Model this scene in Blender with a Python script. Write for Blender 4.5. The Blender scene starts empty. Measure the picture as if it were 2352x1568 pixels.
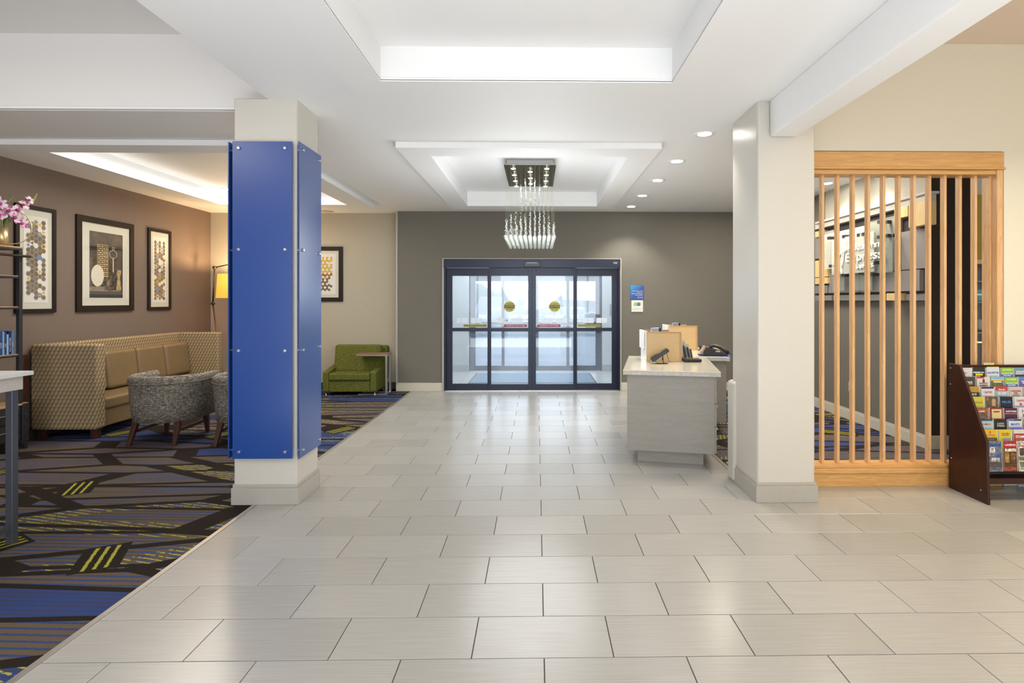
import bpy, bmesh, math, random
from mathutils import Vector, Matrix
rnd = random.Random(7)
sc = bpy.context.scene
COL = sc.collection

# ---------------------------------------------------------------- camera
F, HOR, PCX, CAMH = 1240.0, 690.0, 1252.0, 1.53
TH = math.radians(0.89); SN, CS = math.sin(TH), math.cos(TH)
cd = bpy.data.cameras.new('camera'); cam = bpy.data.objects.new('camera', cd); COL.objects.link(cam)
cam.location = (0, 0, CAMH); cam.rotation_euler = (math.pi/2, 0, -TH)
cd.sensor_width = 36; cd.lens = F/2352*36; cd.shift_x = -(PCX-1176)/2352; cd.shift_y = -(784-HOR)/2352
cd.clip_start = .05; cd.clip_end = 400
sc.camera = cam

# ---------------------------------------------------------------- world, lights, exposure
w = bpy.data.worlds.new('overcast_sky'); sc.world = w; w.use_nodes = True
nt = w.node_tree; nt.nodes.clear()
o_ = nt.nodes.new('ShaderNodeOutputWorld'); b_ = nt.nodes.new('ShaderNodeBackground')
tc = nt.nodes.new('ShaderNodeTexCoord'); sx = nt.nodes.new('ShaderNodeSeparateXYZ'); cr = nt.nodes.new('ShaderNodeValToRGB')
nt.links.new(tc.outputs['Generated'], sx.inputs[0]); nt.links.new(sx.outputs['Z'], cr.inputs[0])
cr.color_ramp.elements[0].position = 0.0; cr.color_ramp.elements[0].color = (.86, .885, .91, 1)
cr.color_ramp.elements[1].position = .6; cr.color_ramp.elements[1].color = (.62, .74, .95, 1)
nt.links.new(cr.outputs[0], b_.inputs[0]); b_.inputs[1].default_value = 3.8
nt.links.new(b_.outputs[0], o_.inputs[0])
vs = sc.view_settings
vs.view_transform = 'Standard'; vs.look = 'None'; vs.gamma = 1; vs.use_curve_mapping = False; vs.exposure = 0.3
sc.cycles.max_bounces = 8; sc.cycles.diffuse_bounces = 5; sc.cycles.glossy_bounces = 4
sc.cycles.transmission_bounces = 4; sc.cycles.transparent_max_bounces = 12
sc.cycles.caustics_reflective = False; sc.cycles.caustics_refractive = False
sc.cycles.sample_clamp_indirect = 4.0

def area(name, loc, rot, sx_, sy_, power, col):
    l = bpy.data.lights.new(name, 'AREA'); l.shape = 'RECTANGLE'; l.size = sx_; l.size_y = sy_
    l.energy = power; l.color = col
    o = bpy.data.objects.new(name, l); o.location = loc; o.rotation_euler = rot; COL.objects.link(o); return o
def soft(o, k): o.data.specular_factor = k
def spot(name, loc, power, col, ang=100, blend=.6, rad=.05, rot=(0, 0, 0)):
    l = bpy.data.lights.new(name, 'SPOT'); l.energy = power; l.color = col; l.spot_size = math.radians(ang)
    l.spot_blend = blend; l.shadow_soft_size = rad; l.specular_factor = .05
    o = bpy.data.objects.new(name, l); o.location = loc; o.rotation_euler = rot; COL.objects.link(o); return o
P2 = math.pi/2
# unseen fill added: one light from the rear, one aimed up off the floor
rw = area('rear_fill_light', (-.5, -4.7, 1.6), (P2+.12, 0, 0), 9, 2.4, 25, (.95, .98, 1.0))
fb = area('floor_fill_light', (.0, -.35, .05), (math.pi-.05, 0, 0), 7.2, 2.9, 205, (.97, .985, 1))
soft(rw, .3); soft(fb, .1)
# unseen area lights added under the ceilings, then the lounge tray's cove strips
area('vestibule_fill', (-.05, 10.6, 2.86), (0, 0, 0), 3.5, 1.6, 110, (.85, .92, 1.0))  # added to brighten the vestibule and the entrance floor
tl = area('tray_fill', (-.07, .8, 3.24), (0, 0, 0), .5, 1.6, 10, (1, .98, .95))  # added downward fill inside the near tray
soft(tl, .3)
area('warm_room_light', (3.9, 2.2, 3.55), (-.35, 0, 0), 2.2, 1.6, 150, (1, .85, .60))
area('desk_fill', (2.9, 6.9, 3.0), (0, 0, 0), .9, 2.4, 60, (1, .90, .74))  # added to lift the dim area behind the slats
area('lounge_fill', (-4.3, 1.4, 3.5), (0, 0, 0), 1.8, 2.0, 45, (1, .93, .84))  # added fill over the near end of the lounge
area('lounge_tray_fill', (-3.85, 6.8, 3.15), (0, 0, 0), 1.5, 2.4, 62, (1, .92, .80))  # extra downward fill added inside the lounge tray
for a_ in (('cove_light_near', (-3.84, 5.31, 3.045), 1.9, .05), ('cove_light_far', (-3.84, 8.33, 3.045), 1.9, .05)):
    area(a_[0], a_[1], (math.pi, 0, 0), a_[2], a_[3], .6, (1, .96, .88))
for nm, x in (('cove_light_left', -4.86), ('cove_light_right', -2.82)):
    area(nm, (x, 6.82, 3.045), (math.pi, 0, 0), .05, 2.8, .8, (1, .96, .88))

# ---------------------------------------------------------------- materials
MATS = {}
def nodes(name):
    m = bpy.data.materials.new(name); m.use_nodes = True
    return m, m.node_tree, m.node_tree.nodes['Principled BSDF']
def N(t, typ, **kw):
    n = t.nodes.new(typ)
    for k, v in kw.items(): setattr(n, k, v)
    return n
def ramp(t, fac, stops, interp='LINEAR'):
    r = N(t, 'ShaderNodeValToRGB'); r.color_ramp.interpolation = interp
    e = r.color_ramp.elements
    while len(e) < len(stops): e.new(.5)
    for k, (p, c) in enumerate(stops): e[k].position = p; e[k].color = (*c, 1) if len(c) == 3 else c
    t.links.new(fac, r.inputs[0]); return r.outputs[0]
def coords(t, scale=(1, 1, 1), rot=(0, 0, 0), kind='Object'):
    tc = N(t, 'ShaderNodeTexCoord'); mp = N(t, 'ShaderNodeMapping')
    mp.inputs['Scale'].default_value = scale; mp.inputs['Rotation'].default_value = rot
    t.links.new(tc.outputs[kind], mp.inputs[0]); return mp.outputs[0]
def noise(t, vec, scale, detail=3, rough=.5):
    n = N(t, 'ShaderNodeTexNoise'); n.inputs['Scale'].default_value = scale
    n.inputs['Detail'].default_value = detail; n.inputs['Roughness'].default_value = rough
    t.links.new(vec, n.inputs['Vector']); return n.outputs['Fac']
def bump(t, b, h, strength, dist=.01):
    n = N(t, 'ShaderNodeBump'); n.inputs['Strength'].default_value = strength; n.inputs['Distance'].default_value = dist
    t.links.new(h, n.inputs['Height']); t.links.new(n.outputs[0], b.inputs['Normal'])
def mth(t, op, a, b=None, c=None):
    n = N(t, 'ShaderNodeMath', operation=op)
    for i, v in enumerate((a, b, c)):
        if v is None: continue
        if isinstance(v, (int, float)): n.inputs[i].default_value = v
        else: t.links.new(v, n.inputs[i])
    return n.outputs[0]
def mixc(t, fac, a, b):
    n = N(t, 'ShaderNodeMix', data_type='RGBA')
    for i, v in ((0, fac), (6, a), (7, b)):
        if isinstance(v, (int, float)): n.inputs[i].default_value = v
        elif isinstance(v, tuple): n.inputs[i].default_value = (*v, 1)
        else: t.links.new(v, n.inputs[i])
    return n.outputs[2]
def mat(name, col, rough=.5, metal=0, grain=0, gscale=60, bmp=0, coat=0, emit=None, spec=.5):
    if name in MATS: return MATS[name]
    m, t, b = nodes(name)
    b.inputs['Base Color'].default_value = (*col, 1); b.inputs['Roughness'].default_value = rough
    b.inputs['Metallic'].default_value = metal; b.inputs['Specular IOR Level'].default_value = spec
    if coat: b.inputs['Coat Weight'].default_value = coat; b.inputs['Coat Roughness'].default_value = .08
    if grain or bmp:
        f = noise(t, coords(t), gscale, 4)
        if grain:
            lo = tuple(c*(1-grain) for c in col); hi = tuple(min(1, c*(1+grain)) for c in col)
            t.links.new(ramp(t, f, [(.3, lo), (.7, hi)]), b.inputs['Base Color'])
        if bmp: bump(t, b, f, bmp, .003)
    if emit:
        b.inputs['Emission Color'].default_value = (*emit[0], 1); b.inputs['Emission Strength'].default_value = emit[1]
    MATS[name] = m; return m
def srgb(r, g, b):
    f = lambda c: (c/255/12.92) if c/255 <= .04045 else ((c/255+.055)/1.055)**2.4
    return (f(r), f(g), f(b))

white_paint = mat('white_paint', (.86, .865, .87), .6, grain=.015, gscale=120, bmp=.12)
column_paint = mat('column_paint', (.58, .555, .50), .32, grain=.02, gscale=150, bmp=.25)
trim_paint = mat('trim_paint', (.41, .39, .35), .35, grain=.02, gscale=30)
warm_paint = mat('warm_paint', (.68, .645, .54), .55, grain=.02, gscale=120, bmp=.15)
peach_paint = mat('peach_paint', (.72, .60, .50), .6)
wallcloth = {}
def wallpaper(name, col):
    m, t, b = nodes(name); b.inputs['Specular IOR Level'].default_value = .15
    f1 = noise(t, coords(t, (300, 300, 12)), 1, 2); f2 = noise(t, coords(t, (10, 10, 300)), 1, 2)
    s = mth(t, 'ADD', mth(t, 'MULTIPLY', f1, .5), mth(t, 'MULTIPLY', f2, .5))
    t.links.new(ramp(t, s, [(.35, tuple(c*.94 for c in col)), (.65, tuple(c*1.06 for c in col))]), b.inputs['Base Color'])
    b.inputs['Roughness'].default_value = .85; bump(t, b, s, .15, .002); return m
brown_wall = wallpaper('brown_wallcovering', (.195, .152, .125))
cream_wall = wallpaper('cream_wallcovering', (.43, .395, .315))
grey_wall = wallpaper('grey_wallcovering', (.175, .165, .14))
umber_wall = wallpaper('umber_wallcovering', (.045, .034, .026))
olive_wall = wallpaper('olive_wallcovering', (.30, .21, .05))

def tile_mat(name, c0, c1, brick=False):
    m, t, b = nodes(name)
    v = coords(t, (3, 140, 1))
    f = noise(t, v, 1, 4, .6)
    oi = N(t, 'ShaderNodeObjectInfo')
    va = N(t, 'ShaderNodeVectorMath', operation='ADD'); cb = N(t, 'ShaderNodeCombineXYZ')
    t.links.new(mth(t, 'MULTIPLY', oi.outputs['Random'], 50), cb.inputs[0]); t.links.new(v, va.inputs[0]); t.links.new(cb.outputs[0], va.inputs[1])
    f = noise(t, va.outputs[0], 1, 4, .6)
    tone = mth(t, 'ADD', mth(t, 'MULTIPLY', f, .75), mth(t, 'MULTIPLY', oi.outputs['Random'], .25))
    colr = ramp(t, tone, [(.3, c0), (.75, c1)])
    b.inputs['Roughness'].default_value = .23
    if brick:
        bt = N(t, 'ShaderNodeTexBrick'); bt.inputs['Scale'].default_value = 1
        bt.inputs['Brick Width'].default_value = .6115; bt.inputs['Row Height'].default_value = .3055
        bt.inputs['Mortar Size'].default_value = .002; bt.inputs['Color1'].default_value = (1, 1, 1, 1)
        bt.inputs['Color2'].default_value = (1, 1, 1, 1); bt.inputs['Mortar'].default_value = (.1, .1, .1, 1)
        t.links.new(coords(t), bt.inputs['Vector'])
        colr = mixc(t, bt.outputs['Fac'], colr, (.10, .09, .08))
    t.links.new(colr, b.inputs['Base Color']); return m
tile_m = tile_mat('porcelain_tile', (.335, .325, .305), (.42, .41, .39))
tile_far = tile_mat('porcelain_tile_field', (.335, .325, .305), (.42, .41, .39), True)
grout_m = mat('grout', (.06, .055, .05), .9, grain=.1)

def carpet_mat(name, rot):
    m, t, b = nodes(name)
    base = coords(t, (1, 1, 1), (0, 0, rot))
    BL, DK, TAN, YE = (.030, .055, .17), (.017, .012, .009), (.115, .085, .056), (.36, .34, .045)
    sep = N(t, 'ShaderNodeSeparateXYZ'); t.links.new(base, sep.inputs[0])
    # pile speckle
    sp = noise(t, base, 420, 2, .7)
    wob = mth(t, 'MULTIPLY', mth(t, 'SUBTRACT', noise(t, base, 60, 2), .5), .012)
    yy = mth(t, 'ADD', sep.outputs['Y'], wob)
    # fine blue stripes on tan, spaced irregularly
    st = mth(t, 'FRACT', mth(t, 'MULTIPLY', yy, 21.0))
    gate = noise(t, coords(t, (.35, 9, 1), (0, 0, rot)), 1, 1)
    stripe = mth(t, 'MULTIPLY', mth(t, 'LESS_THAN', st, .30), mth(t, 'GREATER_THAN', gate, .40))
    tan = ramp(t, sp, [(.3, tuple(c*.65 for c in TAN)), (.7, tuple(c*1.35 for c in TAN))])
    blue = ramp(t, sp, [(.3, tuple(c*.65 for c in BL)), (.7, tuple(c*1.35 for c in BL))])
    striped = mixc(t, stripe, tan, blue)
    # blue field with thin brown rows
    st2 = mth(t, 'LESS_THAN', mth(t, 'FRACT', mth(t, 'MULTIPLY', yy, 26.0)), .16)
    bluef = mixc(t, st2, blue, (.055, .045, .06))
    # shards: stretched voronoi at an angle
    def vor(rz, sc_, feat, rand=1.0):
        v = N(t, 'ShaderNodeTexVoronoi', feature=feat, voronoi_dimensions='2D'); v.inputs['Scale'].default_value = 1
        v.inputs['Randomness'].default_value = rand
        t.links.new(coords(t, sc_, (0, 0, rot+rz)), v.inputs['Vector']); return v
    A = vor(.08, (.55, 2.9, 1), 'F1'); AE = vor(.08, (.55, 2.9, 1), 'DISTANCE_TO_EDGE')
    B = vor(-.30, (.5, 1.9, 1), 'F1'); BE = vor(-.30, (.5, 1.9, 1), 'DISTANCE_TO_EDGE')
    ca = N(t, 'ShaderNodeSeparateColor'); t.links.new(A.outputs['Color'], ca.inputs[0])
    cb = N(t, 'ShaderNodeSeparateColor'); t.links.new(B.outputs['Color'], cb.inputs[0])
    fill = mixc(t, mth(t, 'LESS_THAN', ca.outputs[0], .42), striped, bluef)
    # yellow hatching inside some shards, along the shard's own direction
    ye = N(t, 'ShaderNodeSeparateXYZ'); t.links.new(coords(t, (1, 1, 1), (0, 0, rot+.22)), ye.inputs[0])
    yl = mth(t, 'LESS_THAN', mth(t, 'FRACT', mth(t, 'MULTIPLY', mth(t, 'ADD', ye.outputs['Y'], wob), 24)), .26)
    yg = mth(t, 'MULTIPLY', mth(t, 'GREATER_THAN', cb.outputs[1], .35), mth(t, 'LESS_THAN', BE.outputs['Distance'], .19))
    yg = mth(t, 'MULTIPLY', yg, mth(t, 'GREATER_THAN', noise(t, base, 30, 2), .43))
    fill = mixc(t, mth(t, 'MULTIPLY', yl, yg), fill, YE)
    # dark bands on the shard edges
    d1 = mth(t, 'LESS_THAN', AE.outputs['Distance'], .06)
    d2 = mth(t, 'LESS_THAN', BE.outputs['Distance'], .045)
    dark = mth(t, 'MAXIMUM', d1, d2)
    dk = ramp(t, sp, [(.3, tuple(c*.7 for c in DK)), (.7, tuple(c*1.4 for c in DK))])
    colr = mixc(t, dark, fill, dk)
    # short groups of three thick yellow bars on dark patches
    T = vor(0, (.72, .72, 1), 'F1', .55)
    loc = N(t, 'ShaderNodeVectorMath', operation='SUBTRACT')
    t.links.new(coords(t, (.72, .72, 1), (0, 0, rot)), loc.inputs[0]); t.links.new(T.outputs['Position'], loc.inputs[1])
    ct = N(t, 'ShaderNodeSeparateColor'); t.links.new(T.outputs['Color'], ct.inputs[0])
    vr = N(t, 'ShaderNodeVectorRotate', rotation_type='Z_AXIS'); t.links.new(loc.outputs[0], vr.inputs['Vector'])
    t.links.new(mth(t, 'MULTIPLY_ADD', mth(t, 'GREATER_THAN', ct.outputs[1], .5), 1.0, -.5), vr.inputs['Angle'])
    ls = N(t, 'ShaderNodeSeparateXYZ'); t.links.new(vr.outputs[0], ls.inputs[0])
    ax = mth(t, 'ABSOLUTE', ls.outputs[0]); ay = mth(t, 'ABSOLUTE', ls.outputs[1])
    patch = mth(t, 'MULTIPLY', mth(t, 'LESS_THAN', ax, .085), mth(t, 'LESS_THAN', ay, .13))
    bars = mth(t, 'MULTIPLY', mth(t, 'LESS_THAN', mth(t, 'ABSOLUTE', mth(t, 'SUBTRACT', mth(t, 'FRACT', mth(t, 'ADD', mth(t, 'MULTIPLY', mth(t, 'ADD', ls.outputs[0], wob), 26), .5)), .5)), .18), mth(t, 'LESS_THAN', ax, .056))
    bars = mth(t, 'MULTIPLY', bars, mth(t, 'LESS_THAN', ay, .115))
    colr = mixc(t, patch, colr, dk)
    colr = mixc(t, bars, colr, YE)
    t.links.new(colr, b.inputs['Base Color']); b.inputs['Roughness'].default_value = .95
    b.inputs['Specular IOR Level'].default_value = .15
    b.inputs['Roughness'].default_value = .95
    bump(t, b, sp, .5, .004); return m
carpet_l = carpet_mat('patterned_carpet', 0.05)
carpet_r = carpet_mat('patterned_carpet_turned', P2+.05)

def wood(name, c0, c1, scale=1, rough=.38, axis='x'):
    m, t, b = nodes(name)
    s = {'x': (1.2, 14, 14), 'z': (14, 14, 1.2), 'y': (14, 1.2, 14)}[axis]
    oi = N(t, 'ShaderNodeObjectInfo'); v = coords(t, tuple(k*scale for k in s))
    va = N(t, 'ShaderNodeVectorMath', operation='ADD'); cb = N(t, 'ShaderNodeCombineXYZ')
    for i in range(3): t.links.new(mth(t, 'MULTIPLY', oi.outputs['Random'], 31+i*7), cb.inputs[i])
    t.links.new(v, va.inputs[0]); t.links.new(cb.outputs[0], va.inputs[1])
    f = noise(t, va.outputs[0], 1.0, 3, .55)
    rings = mth(t, 'FRACT', mth(t, 'MULTIPLY', f, 7))
    f2 = mth(t, 'ADD', mth(t, 'MULTIPLY', rings, .35), mth(t, 'MULTIPLY', f, .7))
    t.links.new(ramp(t, f2, [(.2, c0), (.8, c1)]), b.inputs['Base Color'])
    b.inputs['Roughness'].default_value = rough; bump(t, b, f2, .08, .002); return m
oak_x = wood('honey_oak', (.52, .27, .085), (.68, .40, .155)); oak_z = wood('honey_oak_upright', (.55, .31, .13), (.72, .46, .24), axis='z')
walnut = wood('dark_wood', (.018, .0035, .002), (.042, .009, .006), axis='z', rough=.3)
leg_wood = wood('mahogany_wood', (.035, .010, .006), (.08, .028, .018), axis='z', rough=.3)
maple = wood('pale_maple', (.50, .345, .17), (.545, .385, .195), axis='x', rough=.45)
maple_edge = mat('maple_edge', (.42, .25, .12), .5, grain=.1)
shelf_wood = wood('shelf_oak', (.36, .20, .09), (.55, .36, .19), axis='y')
laminate = wood('grey_oak_laminate', (.27, .25, .22), (.33, .31, .28), scale=2.5, rough=.45)
ctop_wood = wood('brown_table_wood', (.18, .10, .06), (.30, .18, .11))
quartz = mat('cream_quartz', (.66, .61, .50), .12, grain=.04, gscale=40, coat=.3)
quartz_edge = mat('quartz_edge', (.50, .48, .43), .4, grain=.15, gscale=30)

def blue_glass():
    m, t, b = nodes('blue_panel')
    b.inputs['Base Color'].default_value = (*srgb(16, 64, 140), 1); b.inputs['Roughness'].default_value = .32
    b.inputs['Coat Weight'].default_value = .7; b.inputs['Coat Roughness'].default_value = .24; b.inputs['Coat IOR'].default_value = 1.55
    bump(t, b, noise(t, coords(t), 90, 2), .03, .002); return m
blue_m = blue_glass()
blue_edge = mat('blue_panel_edge', srgb(20, 30, 90), .2)
steel = mat('brushed_steel', (.62, .62, .63), .3, 1)
chrome = mat('chrome', (.72, .72, .70), .12, 1)
dark_alu = mat('dark_bronze_aluminium', (.016, .022, .045), .38, .3, spec=.5)
dark_metal = mat('dark_steel', (.055, .055, .06), .45, .6, grain=.15)
grey_steel = mat('grey_table_steel', (.13, .14, .17), .35, .6)
brass = mat('brass', (.70, .55, .30), .35, .8)
black_pl = mat('black_plastic', (.012, .012, .014), .3)
white_lam = mat('white_laminate', (.80, .79, .78), .3)
apron_m = wood('pale_apron', (.58, .54, .50), (.66, .62, .58))
lamp_emit = mat('lamp_lens', (1, 1, 1), .4, emit=((1, .97, .9), 5))
ring_white = mat('light_trim', (.85, .85, .84), .35)
slot_dark = mat('shadow_gap', (.02, .02, .02), .8)
paper = mat('white_paper', (.82, .83, .84), .6)
def sheet():
    m = bpy.data.materials.new('thin_sheet'); m.use_nodes = True; t = m.node_tree; t.nodes.clear()
    o = N(t, 'ShaderNodeOutputMaterial'); d = N(t, 'ShaderNodeBsdfDiffuse'); d.inputs[0].default_value = (.85, .86, .87, 1)
    l = N(t, 'ShaderNodeBsdfTranslucent'); l.inputs[0].default_value = (.85, .88, .92, 1); x = N(t, 'ShaderNodeMixShader'); x.inputs[0].default_value = .6
    t.links.new(d.outputs[0], x.inputs[1]); t.links.new(l.outputs[0], x.inputs[2]); t.links.new(x.outputs[0], o.inputs[0]); return m
thin_sheet = sheet()
frame_m = mat('espresso_frame', (.020, .014, .011), .5, spec=.2)
mat_board = mat('mat_board', (.66, .65, .56), .8); art_paper = mat('art_paper', (.80, .78, .73), .8)

def fabric(name, c0, c1, c2, s=260):
    m, t, b = nodes(name)
    f1 = noise(t, coords(t, (s*.12, s*.12, s)), 1, 2); f2 = noise(t, coords(t, (s, s, s*.10)), 1, 2)
    s1 = mth(t, 'ADD', mth(t, 'MULTIPLY', f1, .6), mth(t, 'MULTIPLY', f2, .4))
    t.links.new(ramp(t, s1, [(.36, c0), (.5, c1), (.62, c2)]), b.inputs['Base Color'])
    b.inputs['Roughness'].default_value = .9; b.inputs['Specular IOR Level'].default_value = .2
    bump(t, b, s1, .4, .003); return m
tweed = fabric('grey_tweed', (.055, .046, .038), (.18, .155, .125), (.42, .40, .36), 220)
green_fab = fabric('green_weave', (.045, .058, .012), (.115, .125, .022), (.185, .19, .05), 260)
def weave(name, ca, cb_):
    m, t, b = nodes(name)
    v = coords(t); s = N(t, 'ShaderNodeSeparateXYZ'); t.links.new(v, s.inputs[0])
    u = mth(t, 'MULTIPLY', mth(t, 'ADD', s.outputs[0], s.outputs[1]), 22.5); z = mth(t, 'MULTIPLY', s.outputs[2], 22.5)
    fu = mth(t, 'FRACT', u); fz = mth(t, 'FRACT', z)
    odd = mth(t, 'FRACT', mth(t, 'MULTIPLY', mth(t, 'FLOOR', z), .5))
    fu2 = mth(t, 'FRACT', mth(t, 'ADD', u, odd))
    diag = mth(t, 'LESS_THAN', mth(t, 'ABSOLUTE', mth(t, 'SUBTRACT', fu2, mth(t, 'MULTIPLY_ADD', fz, .55, .2))), .17)
    hook = mth(t, 'MULTIPLY', mth(t, 'GREATER_THAN', fz, .74), mth(t, 'LESS_THAN', mth(t, 'ABSOLUTE', mth(t, 'SUBTRACT', fu2, .35)), .28))
    fac = mth(t, 'MAXIMUM', diag, hook)
    n = noise(t, v, 500, 2)
    colr = mixc(t, fac, ca, cb_)
    colr = mixc(t, mth(t, 'MULTIPLY', n, .35), colr, tuple(c*.45 for c in ca))
    t.links.new(colr, b.inputs['Base Color']); b.inputs['Roughness'].default_value = .9
    b.inputs['Specular IOR Level'].default_value = .2; bump(t, b, fac, .25, .003); return m
sofa_fab = weave('patterned_upholstery', (.44, .345, .205), (.205, .13, .07))
leather = mat('tan_vinyl', (.205, .14, .07), .36, grain=.06, gscale=8, bmp=.05)

def glass_pane():
    m = bpy.data.materials.new('hazy_glass'); m.use_nodes = True; t = m.node_tree; t.nodes.clear()
    o = N(t, 'ShaderNodeOutputMaterial'); tr = N(t, 'ShaderNodeBsdfTransparent'); tr.inputs[0].default_value = (.84, .87, .89, 1)
    gl = N(t, 'ShaderNodeBsdfGlossy'); gl.inputs['Roughness'].default_value = .03; gl.inputs[0].default_value = (.9, .95, 1, 1)
    df = N(t, 'ShaderNodeBsdfTranslucent'); df.inputs[0].default_value = (.88, .93, 1, 1)  # light haze over the panes put in as pale blue translucency
    m1 = N(t, 'ShaderNodeMixShader'); m2 = N(t, 'ShaderNodeMixShader')
    sm = noise(t, coords(t, (1, 1, .6)), 2.2, 4)
    k = N(t, 'ShaderNodeMapRange'); k.inputs[1].default_value = .3; k.inputs[2].default_value = .7; k.inputs[3].default_value = .03; k.inputs[4].default_value = .10
    t.links.new(sm, k.inputs[0])
    t.links.new(k.outputs[0], m1.inputs[0]); t.links.new(tr.outputs[0], m1.inputs[1]); t.links.new(df.outputs[0], m1.inputs[2])
    m2.inputs[0].default_value = .06; t.links.new(m1.outputs[0], m2.inputs[1]); t.links.new(gl.outputs[0], m2.inputs[2])
    t.links.new(m2.outputs[0], o.inputs[0]); return m
glass_m = glass_pane()
def clear_mix(name, tint, fac, rough, white):
    m = bpy.data.materials.new(name); m.use_nodes = True; t = m.node_tree; t.nodes.clear()
    o = N(t, 'ShaderNodeOutputMaterial'); tr = N(t, 'ShaderNodeBsdfTransparent'); tr.inputs[0].default_value = (*tint, 1)
    gl = N(t, 'ShaderNodeBsdfGlossy'); gl.inputs['Roughness'].default_value = rough
    df = N(t, 'ShaderNodeBsdfDiffuse'); df.inputs[0].default_value = (*tint, 1)
    m1 = N(t, 'ShaderNodeMixShader'); m2 = N(t, 'ShaderNodeMixShader')
    m1.inputs[0].default_value = white; t.links.new(tr.outputs[0], m1.inputs[1]); t.links.new(df.outputs[0], m1.inputs[2])
    m2.inputs[0].default_value = fac; t.links.new(m1.outputs[0], m2.inputs[1]); t.links.new(gl.outputs[0], m2.inputs[2])
    t.links.new(m2.outputs[0], o.inputs[0]); return m
crystal_m = clear_mix('crystal', (.80, .84, .80), .30, .12, .42)
wire_m = clear_mix('clear_line', (.9, .9, .8), .08, .3, .10)
acrylic = clear_mix('frosted_acrylic', (.85, .87, .84), .10, .1, .38)
sign_glass = clear_mix('sign_glass', (.85, .90, .88), .10, .05, .12)

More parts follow.
